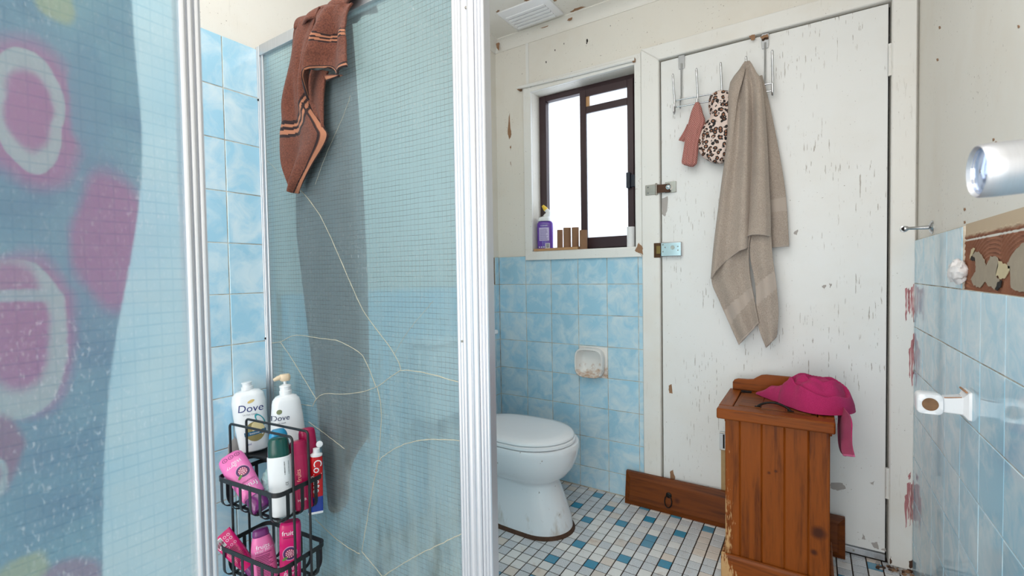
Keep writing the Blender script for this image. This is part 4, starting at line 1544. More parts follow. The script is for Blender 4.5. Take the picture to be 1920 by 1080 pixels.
put(text2d('Intense', 0.009), bd_, pf, 2.6, 0.008, 0.058, 0.06, (236, 240, 240), 'label_text', 0.0013)
put(disc2d(0.012, 0.0165, 20, 0.55, 1.3), bd_, pf, 2.6, 0.026, 0.095, 0.5, (42, 160, 170), 'label_ribbon')
put(text2d('ml', 0.010), bd_, pf, 2.6, -0.008, 0.026, 0, (60, 70, 150), 'volume_text')

# white pump bottle in front of it
p0 = Vector((-1.290, 0.781, 0.5560))
m0 = frame_from(p0, p0 + Vector((-0.012, 0.0, 0.2)), 0.10)
pf = [(0, 0.046, 0.022), (0.004, 0.050, 0.026), (0.06, 0.0475, 0.027), (0.12, 0.043, 0.026), (0.160, 0.0385, 0.025), (0.170, 0.036, 0.024), (0.180, 0.028, 0.021), (0.184, 0.017, 0.017)]
t, bd_ = bottle('pump_bottle', 'white pump bottle with cream nozzle in the shower corner', GW, m0, pf, 2.5, M['b_white'])
b = MB()
b.lathe([(0.0165, 0.184), (0.0168, 0.196), (0.0150, 0.197), (0.0150, 0.206), (0.0162, 0.207), (0.0155, 0.211), (0.008, 0.214), (0.0045, 0.215), (0.0045, 0.226)], 24).build('pump_collar', M['b_white'], t)
b = MB()
b.loft([ring(z, a, a * 0.8, 2.2, 20, cx) for z, a, cx in ((0.224, 0.012, 0.002), (0.229, 0.0155, 0.0), (0.238, 0.016, 0.0), (0.244, 0.013, 0.0))])
b.tube([(-0.006, 0, 0.236), (-0.018, -0.004, 0.235), (-0.030, -0.006, 0.231)], [0.008, 0.007, 0.0045], 12)
b.build('pump_nozzle', M['b_cream'], t)
put(text2d('Dove', 0.022, 0.1), bd_, pf, 2.5, -0.0205, 0.122, 0, (28, 40, 84), 'logo_text')
put(disc2d(0.0001, 0.0075, 16, 1.0, 0.9), bd_, pf, 2.5, -0.022, 0.140, 0.5, (120, 128, 90), 'bird_mark')
put(text2d('body wash', 0.0062), bd_, pf, 2.5, -0.020, 0.108, 0, (110, 110, 120), 'small_text')
put(disc2d(0.020, 0.024, 24, 0.6, 1.2), bd_, pf, 2.5, -0.018, 0.060, 0.35, (60, 160, 176), 'label_ribbon')
put(disc2d(0.0001, 0.013, 20, 0.8, 1.2), bd_, pf, 2.5, -0.016, 0.032, 0.3, (24, 78, 102), 'label_drop')

# upper basket: green capped bottle
p0 = loc(0.208, 0.050, F1)
d0 = dist(p0)
p1 = atd(*Z4(408, 378), d0 + 0.004)
m0 = frame_from(p0, p1, -0.25)
hh = (p1 - p0).length
pf = [(0, 0.0225, 0.016), (0.004, 0.026, 0.019), (hh * 0.35, 0.0285, 0.0205), (hh * 0.62, 0.0295, 0.021), (hh * 0.76, 0.0285, 0.021), (hh * 0.765, 0.027, 0.020)]
t, bd_ = bottle('hair_care_bottle', 'slim white bottle with a dark green cap in the caddy', GW, m0, pf, 2.6, M['b_white'])
bodyloft([(hh * 0.765, 0.027, 0.020), (hh * 0.80, 0.0275, 0.0205), (hh * 0.95, 0.0245, 0.0185), (hh * 0.985, 0.022, 0.017), (hh, 0.016, 0.013)], 2.3).build('bottle_cap', M['b_green'], t)
put(barcode(0.034, 0.010), bd_, pf, 2.6, 0.0205, hh * 0.62, PI / 2, (30, 30, 34), 'barcode')
put(text2d('CE', 0.008), bd_, pf, 2.6, 0.020, hh * 0.42, PI / 2, (30, 30, 34), 'small_text')
# blue bottle behind it
p0 = loc(0.172, 0.072, F1)
p1 = atd(*Z4(408, 338), dist(p0) + 0.005)
m0 = frame_from(p0, p1, 0.15)
hh = (p1 - p0).length
pf = [(0, 0.022, 0.014), (0.005, 0.026, 0.017), (hh * 0.6, 0.027, 0.018), (hh * 0.78, 0.025, 0.017), (hh * 0.80, 0.022, 0.016)]
t, bd_ = bottle('body_wash_bottle', 'blue bottle with flip cap half hidden behind the green capped one', GW, m0, pf, 2.6, M['b_blue'])
bodyloft([(hh * 0.80, 0.024, 0.017), (hh * 0.93, 0.023, 0.017), (hh * 0.97, 0.020, 0.015), (hh, 0.015, 0.012)], 2.2).build('bottle_cap', PL('sky_blue_cap', (44, 150, 196), 0.3), t)
put(disc2d(0.0001, 0.012, 20), bd_, pf, 2.6, -0.014, hh * 0.36, 0, (112, 120, 72), 'label_disc')
put(disc2d(0.0001, 0.006, 16), bd_, pf, 2.6, -0.014, hh * 0.36, 0, (190, 196, 120), 'label_core', 0.0009)
put(text2d('wash', 0.012), bd_, pf, 2.6, -0.010, hh * 0.60, PI / 2, (200, 220, 236), 'label_text')
# pink bottle standing on its cap, leaning left
p0 = loc(0.138, 0.040, F1 + 0.004)
p1 = atd(*Z4(160, 470), dist(p0) + 0.07)
m0 = frame_from(p0, p1, 0.0)
hh = (p1 - p0).length
pf = [(hh * 0.22, 0.026, 0.016), (hh * 0.24, 0.029, 0.018), (hh * 0.45, 0.0305, 0.020), (hh * 0.72, 0.034, 0.021), (hh * 0.88, 0.034, 0.0205), (hh * 0.95, 0.031, 0.018), (hh * 0.985, 0.025, 0.014), (hh, 0.016, 0.008)]
t, bd_ = bottle('body_wash_bottle', 'bright pink bottle tipped upside down at the left of the caddy', GW, m0, pf, 2.6, M['b_pink'])
bodyloft([(0, 0.020, 0.013), (0.003, 0.0225, 0.015), (hh * 0.20, 0.025, 0.017), (hh * 0.22, 0.024, 0.016)], 2.8).build('bottle_cap', M['b_purp'], t)
for k, xx in enumerate((-0.015, 0.001, 0.017)):
    put(disc2d(0.0048, 0.0058, 20, 1.15, 1), bd_, pf, 2.6, xx, hh * 0.905, 0, (60, 26, 50), 'recycling_mark')
    put(disc2d(0.0001, 0.0020, 3), bd_, pf, 2.6, xx, hh * 0.905, 0.5 + k, (60, 26, 50), 'recycling_mark')
put(text2d('Wild', 0.013, 0.3), bd_, pf, 2.6, 0.008, hh * 0.80, PI, (250, 236, 246), 'script_text')
put(text2d('Berry', 0.012, 0.3), bd_, pf, 2.6, -0.008, hh * 0.755, PI, (250, 236, 246), 'script_text')
emblem(bd_, pf, 2.6, 0.008, hh * 0.61, 0.0165)
put(text2d('CONDITIONER', 0.0062), bd_, pf, 2.6, 0.004, hh * 0.45, PI, (120, 30, 84), 'small_text')
put(text2d('fruits', 0.020), bd_, pf, 2.6, 0.004, hh * 0.37, PI, (252, 240, 248), 'logo_text')
# two raspberry bottles at the back right
for k, (lx, ly, tx, ty, lab, a_) in enumerate(((0.232, 0.098, 506, 395, 'raspberry bottle with flat top beside the black caddy upright', 0.0235), (0.222, 0.134, 552, 332, 'raspberry bottle with round dark cap furthest back in the caddy', 0.0245))):
    p0 = loc(lx, ly, F1)
    p1 = atd(*Z4(tx, ty), dist(p0))
    m0 = frame_from(p0, p1, 0.1)
    hh = (p1 - p0).length
    pf = [(0, 0.020, 0.012), (0.004, a_, 0.0155), (hh * 0.45, a_ * 1.02, 0.016), (hh * 0.80, a_ * 0.93, 0.015), (hh * 0.81, a_ * 0.9, 0.0145)]
    t, bd_ = bottle('shampoo_bottle', lab, GW, m0, pf, 2.6, M['b_wine'])
    bodyloft([(hh * 0.81, a_ * 0.93, 0.015), (hh * 0.95, a_ * 0.88, 0.0145), (hh * 0.985, a_ * 0.8, 0.0135), (hh, a_ * 0.6, 0.010)], 2.6 if k == 0 else 2.2).build('bottle_cap', M['b_wine'], t)
    put(text2d('fruits', 0.016), bd_, pf, 2.6, -0.006, hh * 0.52, PI / 2, (240, 170, 150), 'logo_text')
    put(text2d('HAIR', 0.010), bd_, pf, 2.6, -0.004, hh * 0.16, 0, (240, 220, 224), 'small_text')
# toothpaste tube with its cap flipped open
p0 = loc(0.243, 0.131, F1 + 0.003)
p1 = atd(*Z4(602, 470), dist(p0) + 0.002)
p0 = atd(*Z4(600, 765), dist(p0))
m0 = frame_from(p0, p1, 0.05)
hh = (p1 - p0).length
tt = thing('toothpaste_tube', 'red squeezed toothpaste tube with open white cap in the caddy', 'toothpaste', mat=m0, group=None)
pf = [(0, 0.0190, 0.0012), (0.006, 0.0190, 0.0014), (hh * 0.3, 0.0180, 0.006), (hh * 0.7, 0.0172, 0.0110), (hh * 0.93, 0.0165, 0.0135), (hh, 0.0155, 0.0135)]
bd_ = bodyloft(pf[2:], 2.2).build('tube_body', M['b_red'], tt)
bodyloft(pf[1:3], 2.2).build('tube_end', M['b_tblue'], tt)
bodyloft(pf[:2], 2.2).build('crimp', M['b_white'], tt)
b = MB()
b.lathe([(0.0158, hh), (0.0158, hh + 0.004), (0.0090, hh + 0.008), (0.0088, hh + 0.020), (0.006, hh + 0.021)], 22).build('tube_cap', M['b_white'], tt)
b = MB()
b.X = Matrix.Translation((0.008, 0.002, hh + 0.030)) @ Matrix.Rotation(0.5, 4, 'Y') @ Matrix.Rotation(PI / 2, 4, 'X')
b.lathe([(0.0085, -0.002), (0.0088, 0.002), (0.006, 0.003)], 20).build('flip_lid', M['b_white'], tt)
put(text2d('Colgate', 0.030), bd_, pf, 2.2, 0.002, hh * 0.66, -PI / 2, (248, 248, 250), 'logo_text')
# bath puff
def puff_mat():
    n = NT('teal_net')
    v = n.co()
    a = n.noise(v, 160, 3, 0.7)
    return n.fin(n.pr(n.mix(a, lin((132, 170, 170)), lin((198, 222, 220))), 0.8, 0, n.bump(a, 0.8, 0.004)))


pp = loc(0.120, 0.106, F1 + 0.045)
pu = MB().grid(blob(pp.x, pp.y, pp.z, 0.050, 0.036, 0.043, 60, 40, 0.22, 70, 5, True), 60, 40).build('bath_puff', puff_mat(), None, ang=180)
pu['label'], pu['category'] = 'pale teal net bath puff wedged behind the pink bottle', 'bath puff'

# lower basket
p0 = loc(0.088, 0.046, F2 + 0.004)
p1 = atd(*Z4(116, 872), dist(p0) + 0.012)
hh = (p1 - p0).length
m0 = frame_from(p0, p1, 0.0)
pf = [(0.022, 0.017, 0.014), (0.035, 0.0190, 0.0165), (hh * 0.5, 0.0235, 0.0125), (hh * 0.85, 0.0262, 0.006), (hh, 0.0270, 0.0018)]
t, bd_ = bottle('squeeze_tube', 'magenta squeeze tube leaning left out of the lower basket', GW, m0, pf, 2.3, M['b_mag'], 'tube_body')
b = MB()
b.lathe([(0.013, 0), (0.015, 0.002), (0.0155, 0.022)], 22).build('tube_cap', M['b_purp'], t)
put(bars2d([(-0.0095, 0.0095, -0.014, 0.014)]), bd_, pf, 2.3, -0.0135, hh * 0.86, 0, (238, 238, 240), 'barcode_panel', 0.0004)
put(barcode(0.024, 0.017), bd_, pf, 2.3, -0.0135, hh * 0.86, PI / 2, (26, 26, 30), 'barcode', 0.0008)
for xx, zz in ((0.003, 0.90), (0.013, 0.90), (0.003, 0.82), (0.013, 0.82)):
    put(disc2d(0.0028, 0.0038, 16), bd_, pf, 2.3, xx, hh * zz, 0, (246, 226, 238), 'recycling_mark')
for k, xx in enumerate((-0.016, -0.006, 0.004, 0.014)):
    put(disc2d(0.0026, 0.0034, 16), bd_, pf, 2.3, xx, hh * 0.70, 0, (246, 200, 226), 'recycling_mark')
put(small_print(0.034, 11, 0.0042, 4), bd_, pf, 2.3, 0.0, hh * 0.64, 0, (120, 16, 64), 'small_print')

p0 = loc(0.140, 0.046, F2)
p1 = atd(*Z4(318, 840), dist(p0) + 0.004)
hh = (p1 - p0).length
m0 = frame_from(p0, p1, 0.05)
ct = hh - 0.018
pf = [(0, 0.024, 0.016), (0.004, 0.029, 0.020), (ct * 0.4, 0.0295, 0.021), (ct * 0.72, 0.0285, 0.020), (ct * 0.90, 0.0245, 0.018), (ct, 0.0205, 0.015)]
t, bd_ = bottle('conditioner_bottle', 'soft pink conditioner bottle with purple cap in the lower basket', GW, m0, pf, 2.6, M['b_pink2'])
bodyloft([(ct, 0.0195, 0.015), (ct + 0.004, 0.0205, 0.016), (hh - 0.002, 0.0185, 0.0145), (hh, 0.016, 0.012)], 2.6).build('bottle_cap', M['b_purp'], t)
put(text2d('fruits', 0.016), bd_, pf, 2.6, 0.0, ct * 0.80, 0.0, (252, 244, 250), 'logo_text')
put(text2d('Wild Berry', 0.0105, 0.3), bd_, pf, 2.6, 0.002, ct * 0.72, 0.1, (250, 220, 238), 'script_text')
put(text2d('CONDITIONER', 0.0055), bd_, pf, 2.6, 0.0, ct * 0.655, 0.0, (120, 40, 90), 'small_text')
put(small_print(0.042, 15, 0.0042, 9), bd_, pf, 2.6, 0.0, ct * 0.60, 0.0, (140, 40, 92), 'small_print')

p0 = loc(0.198, 0.075, F2)
p1 = atd(*Z4(470, 800), dist(p0) + 0.002)
hh = (p1 - p0).length
m0 = frame_from(p0, p1, -0.05)
pf = [(0, 0.023, 0.014), (0.004, 0.0265, 0.018), (hh * 0.9, 0.0268, 0.018), (hh * 0.97, 0.025, 0.016), (hh, 0.021, 0.012)]
t, bd_ = bottle('shampoo_bottle', 'magenta bottle with berry emblem at the right of the lower basket', GW, m0, pf, 3.0, M['b_mag'])
put(text2d('fruits', 0.017), bd_, pf, 3.0, -0.002, hh * 0.84, 0.0, (252, 240, 248), 'logo_text')
put(text2d('SHAMPOO', 0.0062), bd_, pf, 3.0, -0.002, hh * 0.765, 0.0, (130, 10, 64), 'small_text')
emblem(bd_, pf, 3.0, 0.0, hh * 0.50, 0.0165)
put(text2d('Wild', 0.017, 0.3), bd_, pf, 3.0, 0.0, hh * 0.24, 0.1, (250, 220, 238), 'script_text')
put(text2d('Berry', 0.015, 0.3), bd_, pf, 3.0, 0.0, hh * 0.16, 0.1, (250, 220, 238), 'script_text')

# ------------------------------------------------------------------ toilet
TY = 1.735
toi = thing('toilet', 'white toilet with closed lid and rust-stained foot by the blue tiles', 'toilet', (-1.0, TY, 0))


def oval(z, xf, xb, hw, n=40, pb=2.0, pf_=2.0, yc=TY):
    """egg outline: front tip at xf (towards +x), back at xb, half width hw"""
    xc = xf - hw * 1.12
    pts = []
    for i in range(n):
        t = 2 * PI * i / n
        c, s_ = math.cos(t), math.sin(t)
        if c >= 0:
            x = xc + (xf - xc) * abs(c) ** (2 / pf_)
        else:
            x = xc - (xc - xb) * abs(c) ** (2 / pb)
        pts.append((x, yc + hw * abs(s_) ** (2 / (pf_ if c >= 0 else pb)) * (1 if s_ >= 0 else -1), z))
    return pts


rows_ = [(0.012, -0.846, -1.30, 0.122), (0.05, -0.852, -1.30, 0.118), (0.11, -0.872, -1.30, 0.108), (0.165, -0.893, -1.30, 0.100), (0.195, -0.906, -1.31, 0.098), (0.207, -0.906, -1.31, 0.100),
         (0.215, -0.896, -1.32, 0.110), (0.235, -0.868, -1.33, 0.132), (0.27, -0.842, -1.34, 0.155), (0.31, -0.826, -1.34, 0.171), (0.345, -0.818, -1.345, 0.179), (0.362, -0.8165, -1.345, 0.181), (0.372, -0.820, -1.345, 0.178)]
MB().loft([oval(z, a, b_, h, 48, 3.0) for z, a, b_, h in rows_]).build('bowl', M['toilet'], toi, ang=60)
MB().loft([oval(z, a, b_, h, 48, 3.0) for z, a, b_, h in ((0.0005, -0.836, -1.31, 0.132), (0.012, -0.842, -1.31, 0.126), (0.0155, -0.850, -1.305, 0.118))]).build('base_seal', M['seal'], toi, ang=60)
MB().loft([oval(z, a, b_, h, 48, 3.2) for z, a, b_, h in ((0.3735, -0.838, -1.315, 0.172), (0.376, -0.834, -1.32, 0.176), (0.386, -0.834, -1.32, 0.176), (0.389, -0.838, -1.315, 0.172))]).build('seat', M['seat'], toi, ang=50)
MB().loft([oval(z, a, b_, h, 48, 3.2) for z, a, b_, h in ((0.3912, -0.842, -1.31, 0.170), (0.394, -0.839, -1.315, 0.173), (0.401, -0.840, -1.315, 0.172), (0.408, -0.850, -1.31, 0.163), (0.412, -0.885, -1.30, 0.135), (0.4140, -0.95, -1.27, 0.08))]).build('lid', M['seat'], toi, ang=50)
for s_ in (-1, 1):
    MB().tube([(-1.318, TY + s_ * 0.06, 0.385), (-1.318, TY + s_ * 0.10, 0.385)], 0.012, 12).build('lid_hinge', M['seat'], toi)
MB().box(XL + 0.006, -1.333, TY - 0.10, TY + 0.10, 0.0, 0.36).build('pan_back', M['toilet'], toi, 0.02)
cis = MB().box(XL - 0.002, -1.345, TY - 0.20, TY + 0.20, 0.45, 0.78).build('cistern', M['seat'], toi, 0.02)
MB().box(XL - 0.002, -1.335, TY - 0.208, TY + 0.208, 0.781, 0.805).build('cistern_lid', M['seat'], cis, 0.008)
MB().tube([(XL + 0.06, TY, 0.34), (XL + 0.06, TY, 0.46)], 0.022, 14).build('flush_pipe', M['seat'], toi)

# ------------------------------------------------------------------ ceramic soap / paper holder
s0, s1 = -0.988, -0.838
sz0, sz1 = 0.566, 0.719
so = thing('paper_holder', 'white stained ceramic recessed paper holder on the blue tiles', 'paper holder', (-0.913, D, sz0))
MB().box(s0, s1, D - 0.006, D + 0.003, sz0, sz1).build('back_plate', M['soap'], so, 0.002)


def rsq(cx, cz, hx, hz_, y, n=3.6, k=40):
    return [(cx + hx * abs(math.cos(t)) ** (2 / n) * (1 if math.cos(t) >= 0 else -1), y, cz + hz_ * abs(math.sin(t)) ** (2 / n) * (1 if math.sin(t) >= 0 else -1)) for t in [2 * PI * i / k for i in range(k)]]


cx, cz = -0.920, 0.642
MB().loft([rsq(cx, cz, 0.070, 0.072, D - 0.0055), rsq(cx, cz, 0.073, 0.073, D - 0.03), rsq(cx, cz, 0.074, 0.072, D - 0.050), rsq(cx, cz, 0.071, 0.069, D - 0.054), rsq(cx, cz, 0.067, 0.065, D - 0.053), rsq(cx, cz, 0.064, 0.062, D - 0.040), rsq(cx + 0.002, cz, 0.056, 0.054, D - 0.012), rsq(cx + 0.002, cz, 0.035, 0.034, D - 0.008)]).build('bowl_recess', M['soap'], so, ang=60)

# ------------------------------------------------------------------ things on the window sill
SZ = wz0 + 0.006
box('sill_batten', M['bead_light'], None, -1.238, W(300, 975, D).x, D - 0.016, D + 0.012, SZ + 0.0002, SZ + 0.013, 0.001, label='narrow raw timber batten lying along the window sill', category='batten')
by_ = 2.197
pb = W(118, 976, by_)
p0 = Vector((pb.x + 0.004, by_, SZ + 0.0003))
m0 = frame_from(p0, p0 + Vector((0, 0, 1)), -0.10)
t = thing('toilet_cleaner', 'purple toilet cleaner bottle with white bent neck on the sill', 'bottle', mat=m0)
pf = [(0, 0.037, 0.020), (0.005, 0.042, 0.024), (0.06, 0.043, 0.025), (0.125, 0.043, 0.025), (0.148, 0.042, 0.024), (0.158, 0.036, 0.021), (0.160, 0.024, 0.017)]
bd_ = bodyloft(pf, 3.0).build('bottle_body', M['b_violet'], t)
b = MB()
b.loft([ring(z, a, a * 0.8, 2.1, 20, cx_) for z, a, cx_ in ((0.160, 0.034, -0.004), (0.170, 0.036, -0.004), (0.180, 0.032, -0.002), (0.186, 0.020, 0.004))])
b.tube([(0.006, 0, 0.180), (0.014, 0, 0.193), (0.018, 0, 0.205), (0.012, 0, 0.216), (0.002, 0, 0.224)], [0.020, 0.017, 0.014, 0.012, 0.010], 14)
b.build('bent_neck', M['b_white'], t)
b = MB()
b.tube([(0.006, 0, 0.221), (-0.002, 0, 0.232), (-0.012, 0, 0.244)], [0.0125, 0.0105, 0.007], 14).build('nozzle_cap', M['b_yellow'], t)
put(bars2d([(-0.026, 0.026, -0.035, 0.035)]), bd_, pf, 3.0, -0.004, 0.090, 0, (206, 196, 228), 'label_panel', 0.0004)
put(text2d('CLEANER', 0.009), bd_, pf, 3.0, -0.004, 0.135, 0, (240, 236, 248), 'label_text', 0.0008)
put(small_print(0.046, 13, 0.0048, 3), bd_, pf, 3.0, -0.004, 0.116, 0, (112, 92, 160), 'small_print', 0.0008)
put(bars2d([(-0.012, 0.012, -0.014, 0.014)]), bd_, pf, 3.0, 0.014, 0.028, 0, (242, 242, 246), 'barcode_panel', 0.0005)
put(barcode(0.020, 0.022), bd_, pf, 3.0, 0.014, 0.029, 0, (30, 26, 40), 'barcode', 0.0009)
put(many2d([disc2d(0.0001, 0.004, 4, 1, 1, dx, 0) for dx in (-0.012, 0, 0.012)]), bd_, pf, 3.0, -0.018, 0.022, 0, (250, 250, 250), 'hazard_marks', 0.0008)
GRP = 'cardboard tubes on the sill'
core = None
for k, (x0, x1, yt, yy, lab) in enumerate(((183, 215, 877, 2.192, 'leftmost empty cardboard toilet roll tube on the sill'), (216, 259, 873, 2.176, 'front cardboard roll tube, second from left on the sill'),
                                            (261, 301, 871, 2.184, 'third empty cardboard roll tube from the purple bottle'), (299, 343, 888, 2.160, 'cardboard roll tube furthest right, standing lower on the sill'))):
    pa, pb = W(x0, 930, yy), W(x1, 930, yy)
    c = (pa + pb) / 2
    z0 = SZ + 0.0003 if not (k in (1,) and False) else SZ
    zt = W((x0 + x1) / 2, yt, yy).z
    r = (pb - pa).length * 0.5 * 0.86
    if yy - r < D + 0.0125:
        z0 = SZ + 0.0135 if k < 3 else SZ + 0.0003
        if k == 3:
            c = c + Vector((0.003, 0, 0))
    t = thing('cardboard_tube', lab, 'cardboard tube', (c.x, c.y, z0), group=GRP)
    b = MB()
    b.X = Matrix.Translation((c.x, c.y, 0))
    hgt = min(max(zt, z0 + 0.095), z0 + 0.108)
    b.lathe([(r - 0.002, z0), (r, z0), (r, hgt), (r - 0.002, hgt), (r - 0.002, z0 + 0.002)], 24, caps=False).build('tube_wall', M['cardboard'], t)
pa, pb = W(558, 920, 2.185), W(602, 920, 2.185)
c = (pa + pb) / 2
t = thing('paper_roll', 'small white paper roll standing at the right end of the sill', 'paper roll', (c.x - 0.002, 2.185, SZ))
b = MB()
b.X = Matrix.Translation((c.x - 0.003, 2.185, 0))
b.lathe([(0.008, SZ + 0.0003), (0.0185, SZ + 0.0003), (0.0185, W(580, 868, 2.185).z), (0.008, W(580, 868, 2.185).z), (0.008, SZ + 0.004)], 24, caps=False).build('paper', M['paper'], t)

# ------------------------------------------------------------------ over-door hook rack
HY = D - 0.040
hk = thing('over_door_hooks', 'chrome wire hook rack hung over the top of the white door', 'hook rack', (-0.32, HY, 1.80))
xh = [-0.504, -0.408, -0.314, -0.221, -0.130]
zu, zlw = 1.826, 1.797
for z in (zu, zlw):
    MB().tube([(xh[0], HY, z + 0.004), (xh[-1], HY, z - 0.008)], 0.0031, 10).build('rail', M['chrome'], hk)
for x in (-0.482, -0.159):
    zs = 1.995
    MB().tube([(x, HY + 0.004, zlw - 0.006), (x, HY + 0.008, zu), (x, D - 0.012, zu + 0.03), (x, D - 0.010, zs)], 0.0038, 10).build('strap_rod', M['chrome'], hk)
    pl_ = [(x - 0.011, zs - 0.022), (x + 0.011, zs - 0.022), (x + 0.013, zs - 0.012), (x + 0.013, dz1 - 0.002), (x - 0.013, dz1 - 0.002), (x - 0.013, zs - 0.012)]
    MB().prism_y(pl_, D - 0.0075, D - 0.005).build('door_strap', M['chrome'], hk, 0.001)
for x in xh:
    MB().tube([(x, HY, zlw - 0.018), (x, HY - 0.002, zu), (x, HY - 0.006, zu + 0.02), (x, HY - 0.022, zu + 0.07), (x, HY - 0.030, zu + 0.102), (x, HY - 0.031, zu + 0.108)], [0.0042] * 4 + [0.0046, 0.003], 12).build('long_hook', M['chrome'], hk)
    MB().tube([(x, HY - 0.003, zlw + 0.014), (x, HY - 0.002, zlw - 0.014), (x, HY - 0.010, zlw - 0.026), (x, HY - 0.022, zlw - 0.020), (x, HY - 0.026, zlw + 0.012)], 0.0042, 12).build('short_hook', M['chrome'], hk)

# dusty pink scarf
ZD = lambda x, y: (1230 + x / 4, 60 + y / 4)
YS = D - 0.058


def hang(rows_, y0, depth, flut, nfl, ph, n=72, seed=0):
    """hanging bunched cloth: rows (y px, x left, x right) in crop ZD"""
    rings = []
    m = len(rows_)
    for j in range(4 * (m - 1) + 1):
        t = j / (4 * (m - 1))
        q = cr(rows_, t)
        a, c = by(*ZD(q.y, q.x), y0), by(*ZD(q.z, q.x), y0)
        cx_, hw = (a.x + c.x) / 2, abs(c.x - a.x) / 2
        dp = min(depth, hw * 0.8 + 0.004)
        ring_ = []
        for k in range(n):
            th = 2 * PI * k / n
            f = 1 + flut * math.sin(nfl * th + ph + 1.4 * t) * (0.4 + 0.6 * t) + 0.12 * mnoise.noise((math.cos(th) * 1.5, math.sin(th) * 1.5, t * 7 + seed))
            ring_.append((cx_ + hw * math.cos(th) * (0.9 + 0.1 * f), min(y0 + dp * math.sin(th) * f, D - 0.006), a.z * (1 - (math.cos(th) + 1) / 2) + c.z * (math.cos(th) + 1) / 2))
        rings.append(ring_)
    return MB().loft(rings)


sc = thing('knit_scarf', 'dusty pink knit scarf bunched on the second hook of the rack', 'scarf', (-0.42, YS, 1.53))
hang([(528, 298, 322), (560, 282, 340), (610, 262, 352), (670, 246, 368), (760, 226, 340), (850, 212, 320), (930, 200, 312), (985, 194, 306), (1000, 222, 290), (1009, 250, 282)], YS, 0.020, 0.20, 11, 0.4).build('scarf_body', M['scarf'], sc, ang=180)
tail = strip([by(*ZD(*p), YS + 0.006) for p in ((236, 690), (212, 740), (170, 812))], [by(*ZD(*p), YS + 0.006) for p in ((255, 720), (240, 790), (205, 822))], 12, 12, lambda u, v: Vector((0, 0.004 * math.sin(u * 9), 0)))
tail.build('scarf_end', M['scarf'], sc, solid=0.003, fix=False)

lp = thing('leopard_pouch', 'leopard print cloth cap bundled on the third hook of the rack', 'shower cap', (-0.34, YS, 1.53))
hang([(440, 478, 512), (455, 440, 560), (490, 402, 576), (550, 393, 576), (600, 398, 574), (640, 408, 570), (680, 372, 566), (760, 335, 560), (830, 318, 555), (890, 322, 545), (940, 352, 525), (975, 410, 508), (985, 440, 498)], YS, 0.030, 0.10, 9, 1.0, seed=4).build('cap_cloth', M['leopard'], lp, ang=180)

# taupe towel on the fourth hook
ZT_ = lambda x, y: (1220 + x / 1.588, y / 1.588)
TG = lambda pts, y: [by(*ZT_(*p), y) for p in pts]
tg = thing('bath_towel', 'taupe towel hanging in long folds from the hook rack on the door', 'towel', (-0.22, D - 0.07, 0.78))
Y0 = D - 0.106
LA = TG([(279, 177), (257, 215), (240, 262), (231, 400), (210, 560), (190, 720), (180, 830)], Y0 + 0.012)
RA = TG([(293, 175), (312, 212), (330, 250), (344, 400), (352, 560), (356, 640), (356, 704)], Y0)
HA = TG([(180, 830), (215, 785), (262, 750), (286, 738), (287, 706), (318, 700), (356, 704)], Y0)
apx = TG([(286, 172)], D - 0.074)[0]


def fG(u, v):
    k = min(1, v * 3)
    a = 0.019 * k
    f = -a * math.sin(u * 15 + 0.5) * (0.35 + 0.65 * u) - 0.014 * k * math.exp(-((u - 0.80) / 0.10) ** 2) - 0.012 * k * math.exp(-((u - 0.55) / 0.07) ** 2) - 0.008 * nz(u, v, 3, 5) * k
    f += 0.022 * (1 - k)
    if u < 0.1 or u > 0.95:
        f += 0.012 * k * (abs(u - 0.5) - 0.4) * 8
    return Vector((0, f, 0))


gA = strip(LA, RA, 90, 120, fG, {'band': lambda u, v: bd(v, 0.985, 1.1) * 0.55}, HA)
LB = TG([(200, 690), (190, 770), (180, 836), (205, 900), (262, 1028)], Y0 + 0.026)
RB = TG([(300, 690), (292, 745), (296, 820), (310, 900), (322, 962)], Y0 + 0.014)
gB = strip(LB, RB, 50, 70, lambda u, v: Vector((0, 0.010 * math.sin(u * 9 + 1), 0)), {'band': lambda u, v: max(bd(v + 0.16 * (1 - u) * 0 + 0.10 * u, 0.70, 0.82), bd(v, 0.97, 1.1) * 0.6)})
LC = TG([(300, 690), (296, 760), (312, 850), (318, 960), (344, 1036)], Y0 + 0.020)
RC = TG([(358, 690), (362, 760), (374, 850), (380, 930), (374, 1002)], Y0 + 0.014)
gC = strip(LC, RC, 50, 70, lambda u, v: Vector((0, -0.010 * math.sin(u * PI) + 0.004 * math.sin(u * 8), 0)), {'band': lambda u, v: max(bd(v + 0.10 * u, 0.47, 0.64), 0)})
LD = TG([(318, 235), (328, 330), (338, 480), (348, 640), (358, 738)], D - 0.048)
RD = TG([(330, 225), (352, 310), (384, 470), (402, 590), (411, 734)], D - 0.040)
gD = strip(LD, RD, 40, 80, lambda u, v: Vector((0, -0.012 * math.sin(u * PI), 0)), {'band': lambda u, v: max(bd(v, 0.715, 0.80), bd(v, 0.985, 1.1) * 0.6)})
LE = TG([(268, 205), (245, 235), (234, 270), (230, 400), (212, 560), (196, 690)], Y0 + 0.022)
RE = TG([(282, 200), (275, 235), (258, 300), (244, 420), (222, 600), (200, 700)], Y0 + 0.006)
gE = strip(LE, RE, 20, 20, lambda u, v: Vector((0, -0.01 * math.sin(u * PI), 0)), {'band': lambda u, v: 0})
join([gA, gB, gC, gD, gE]).build('towel_cloth', M['towel_grey'], tg, solid=0.006, fix=False)

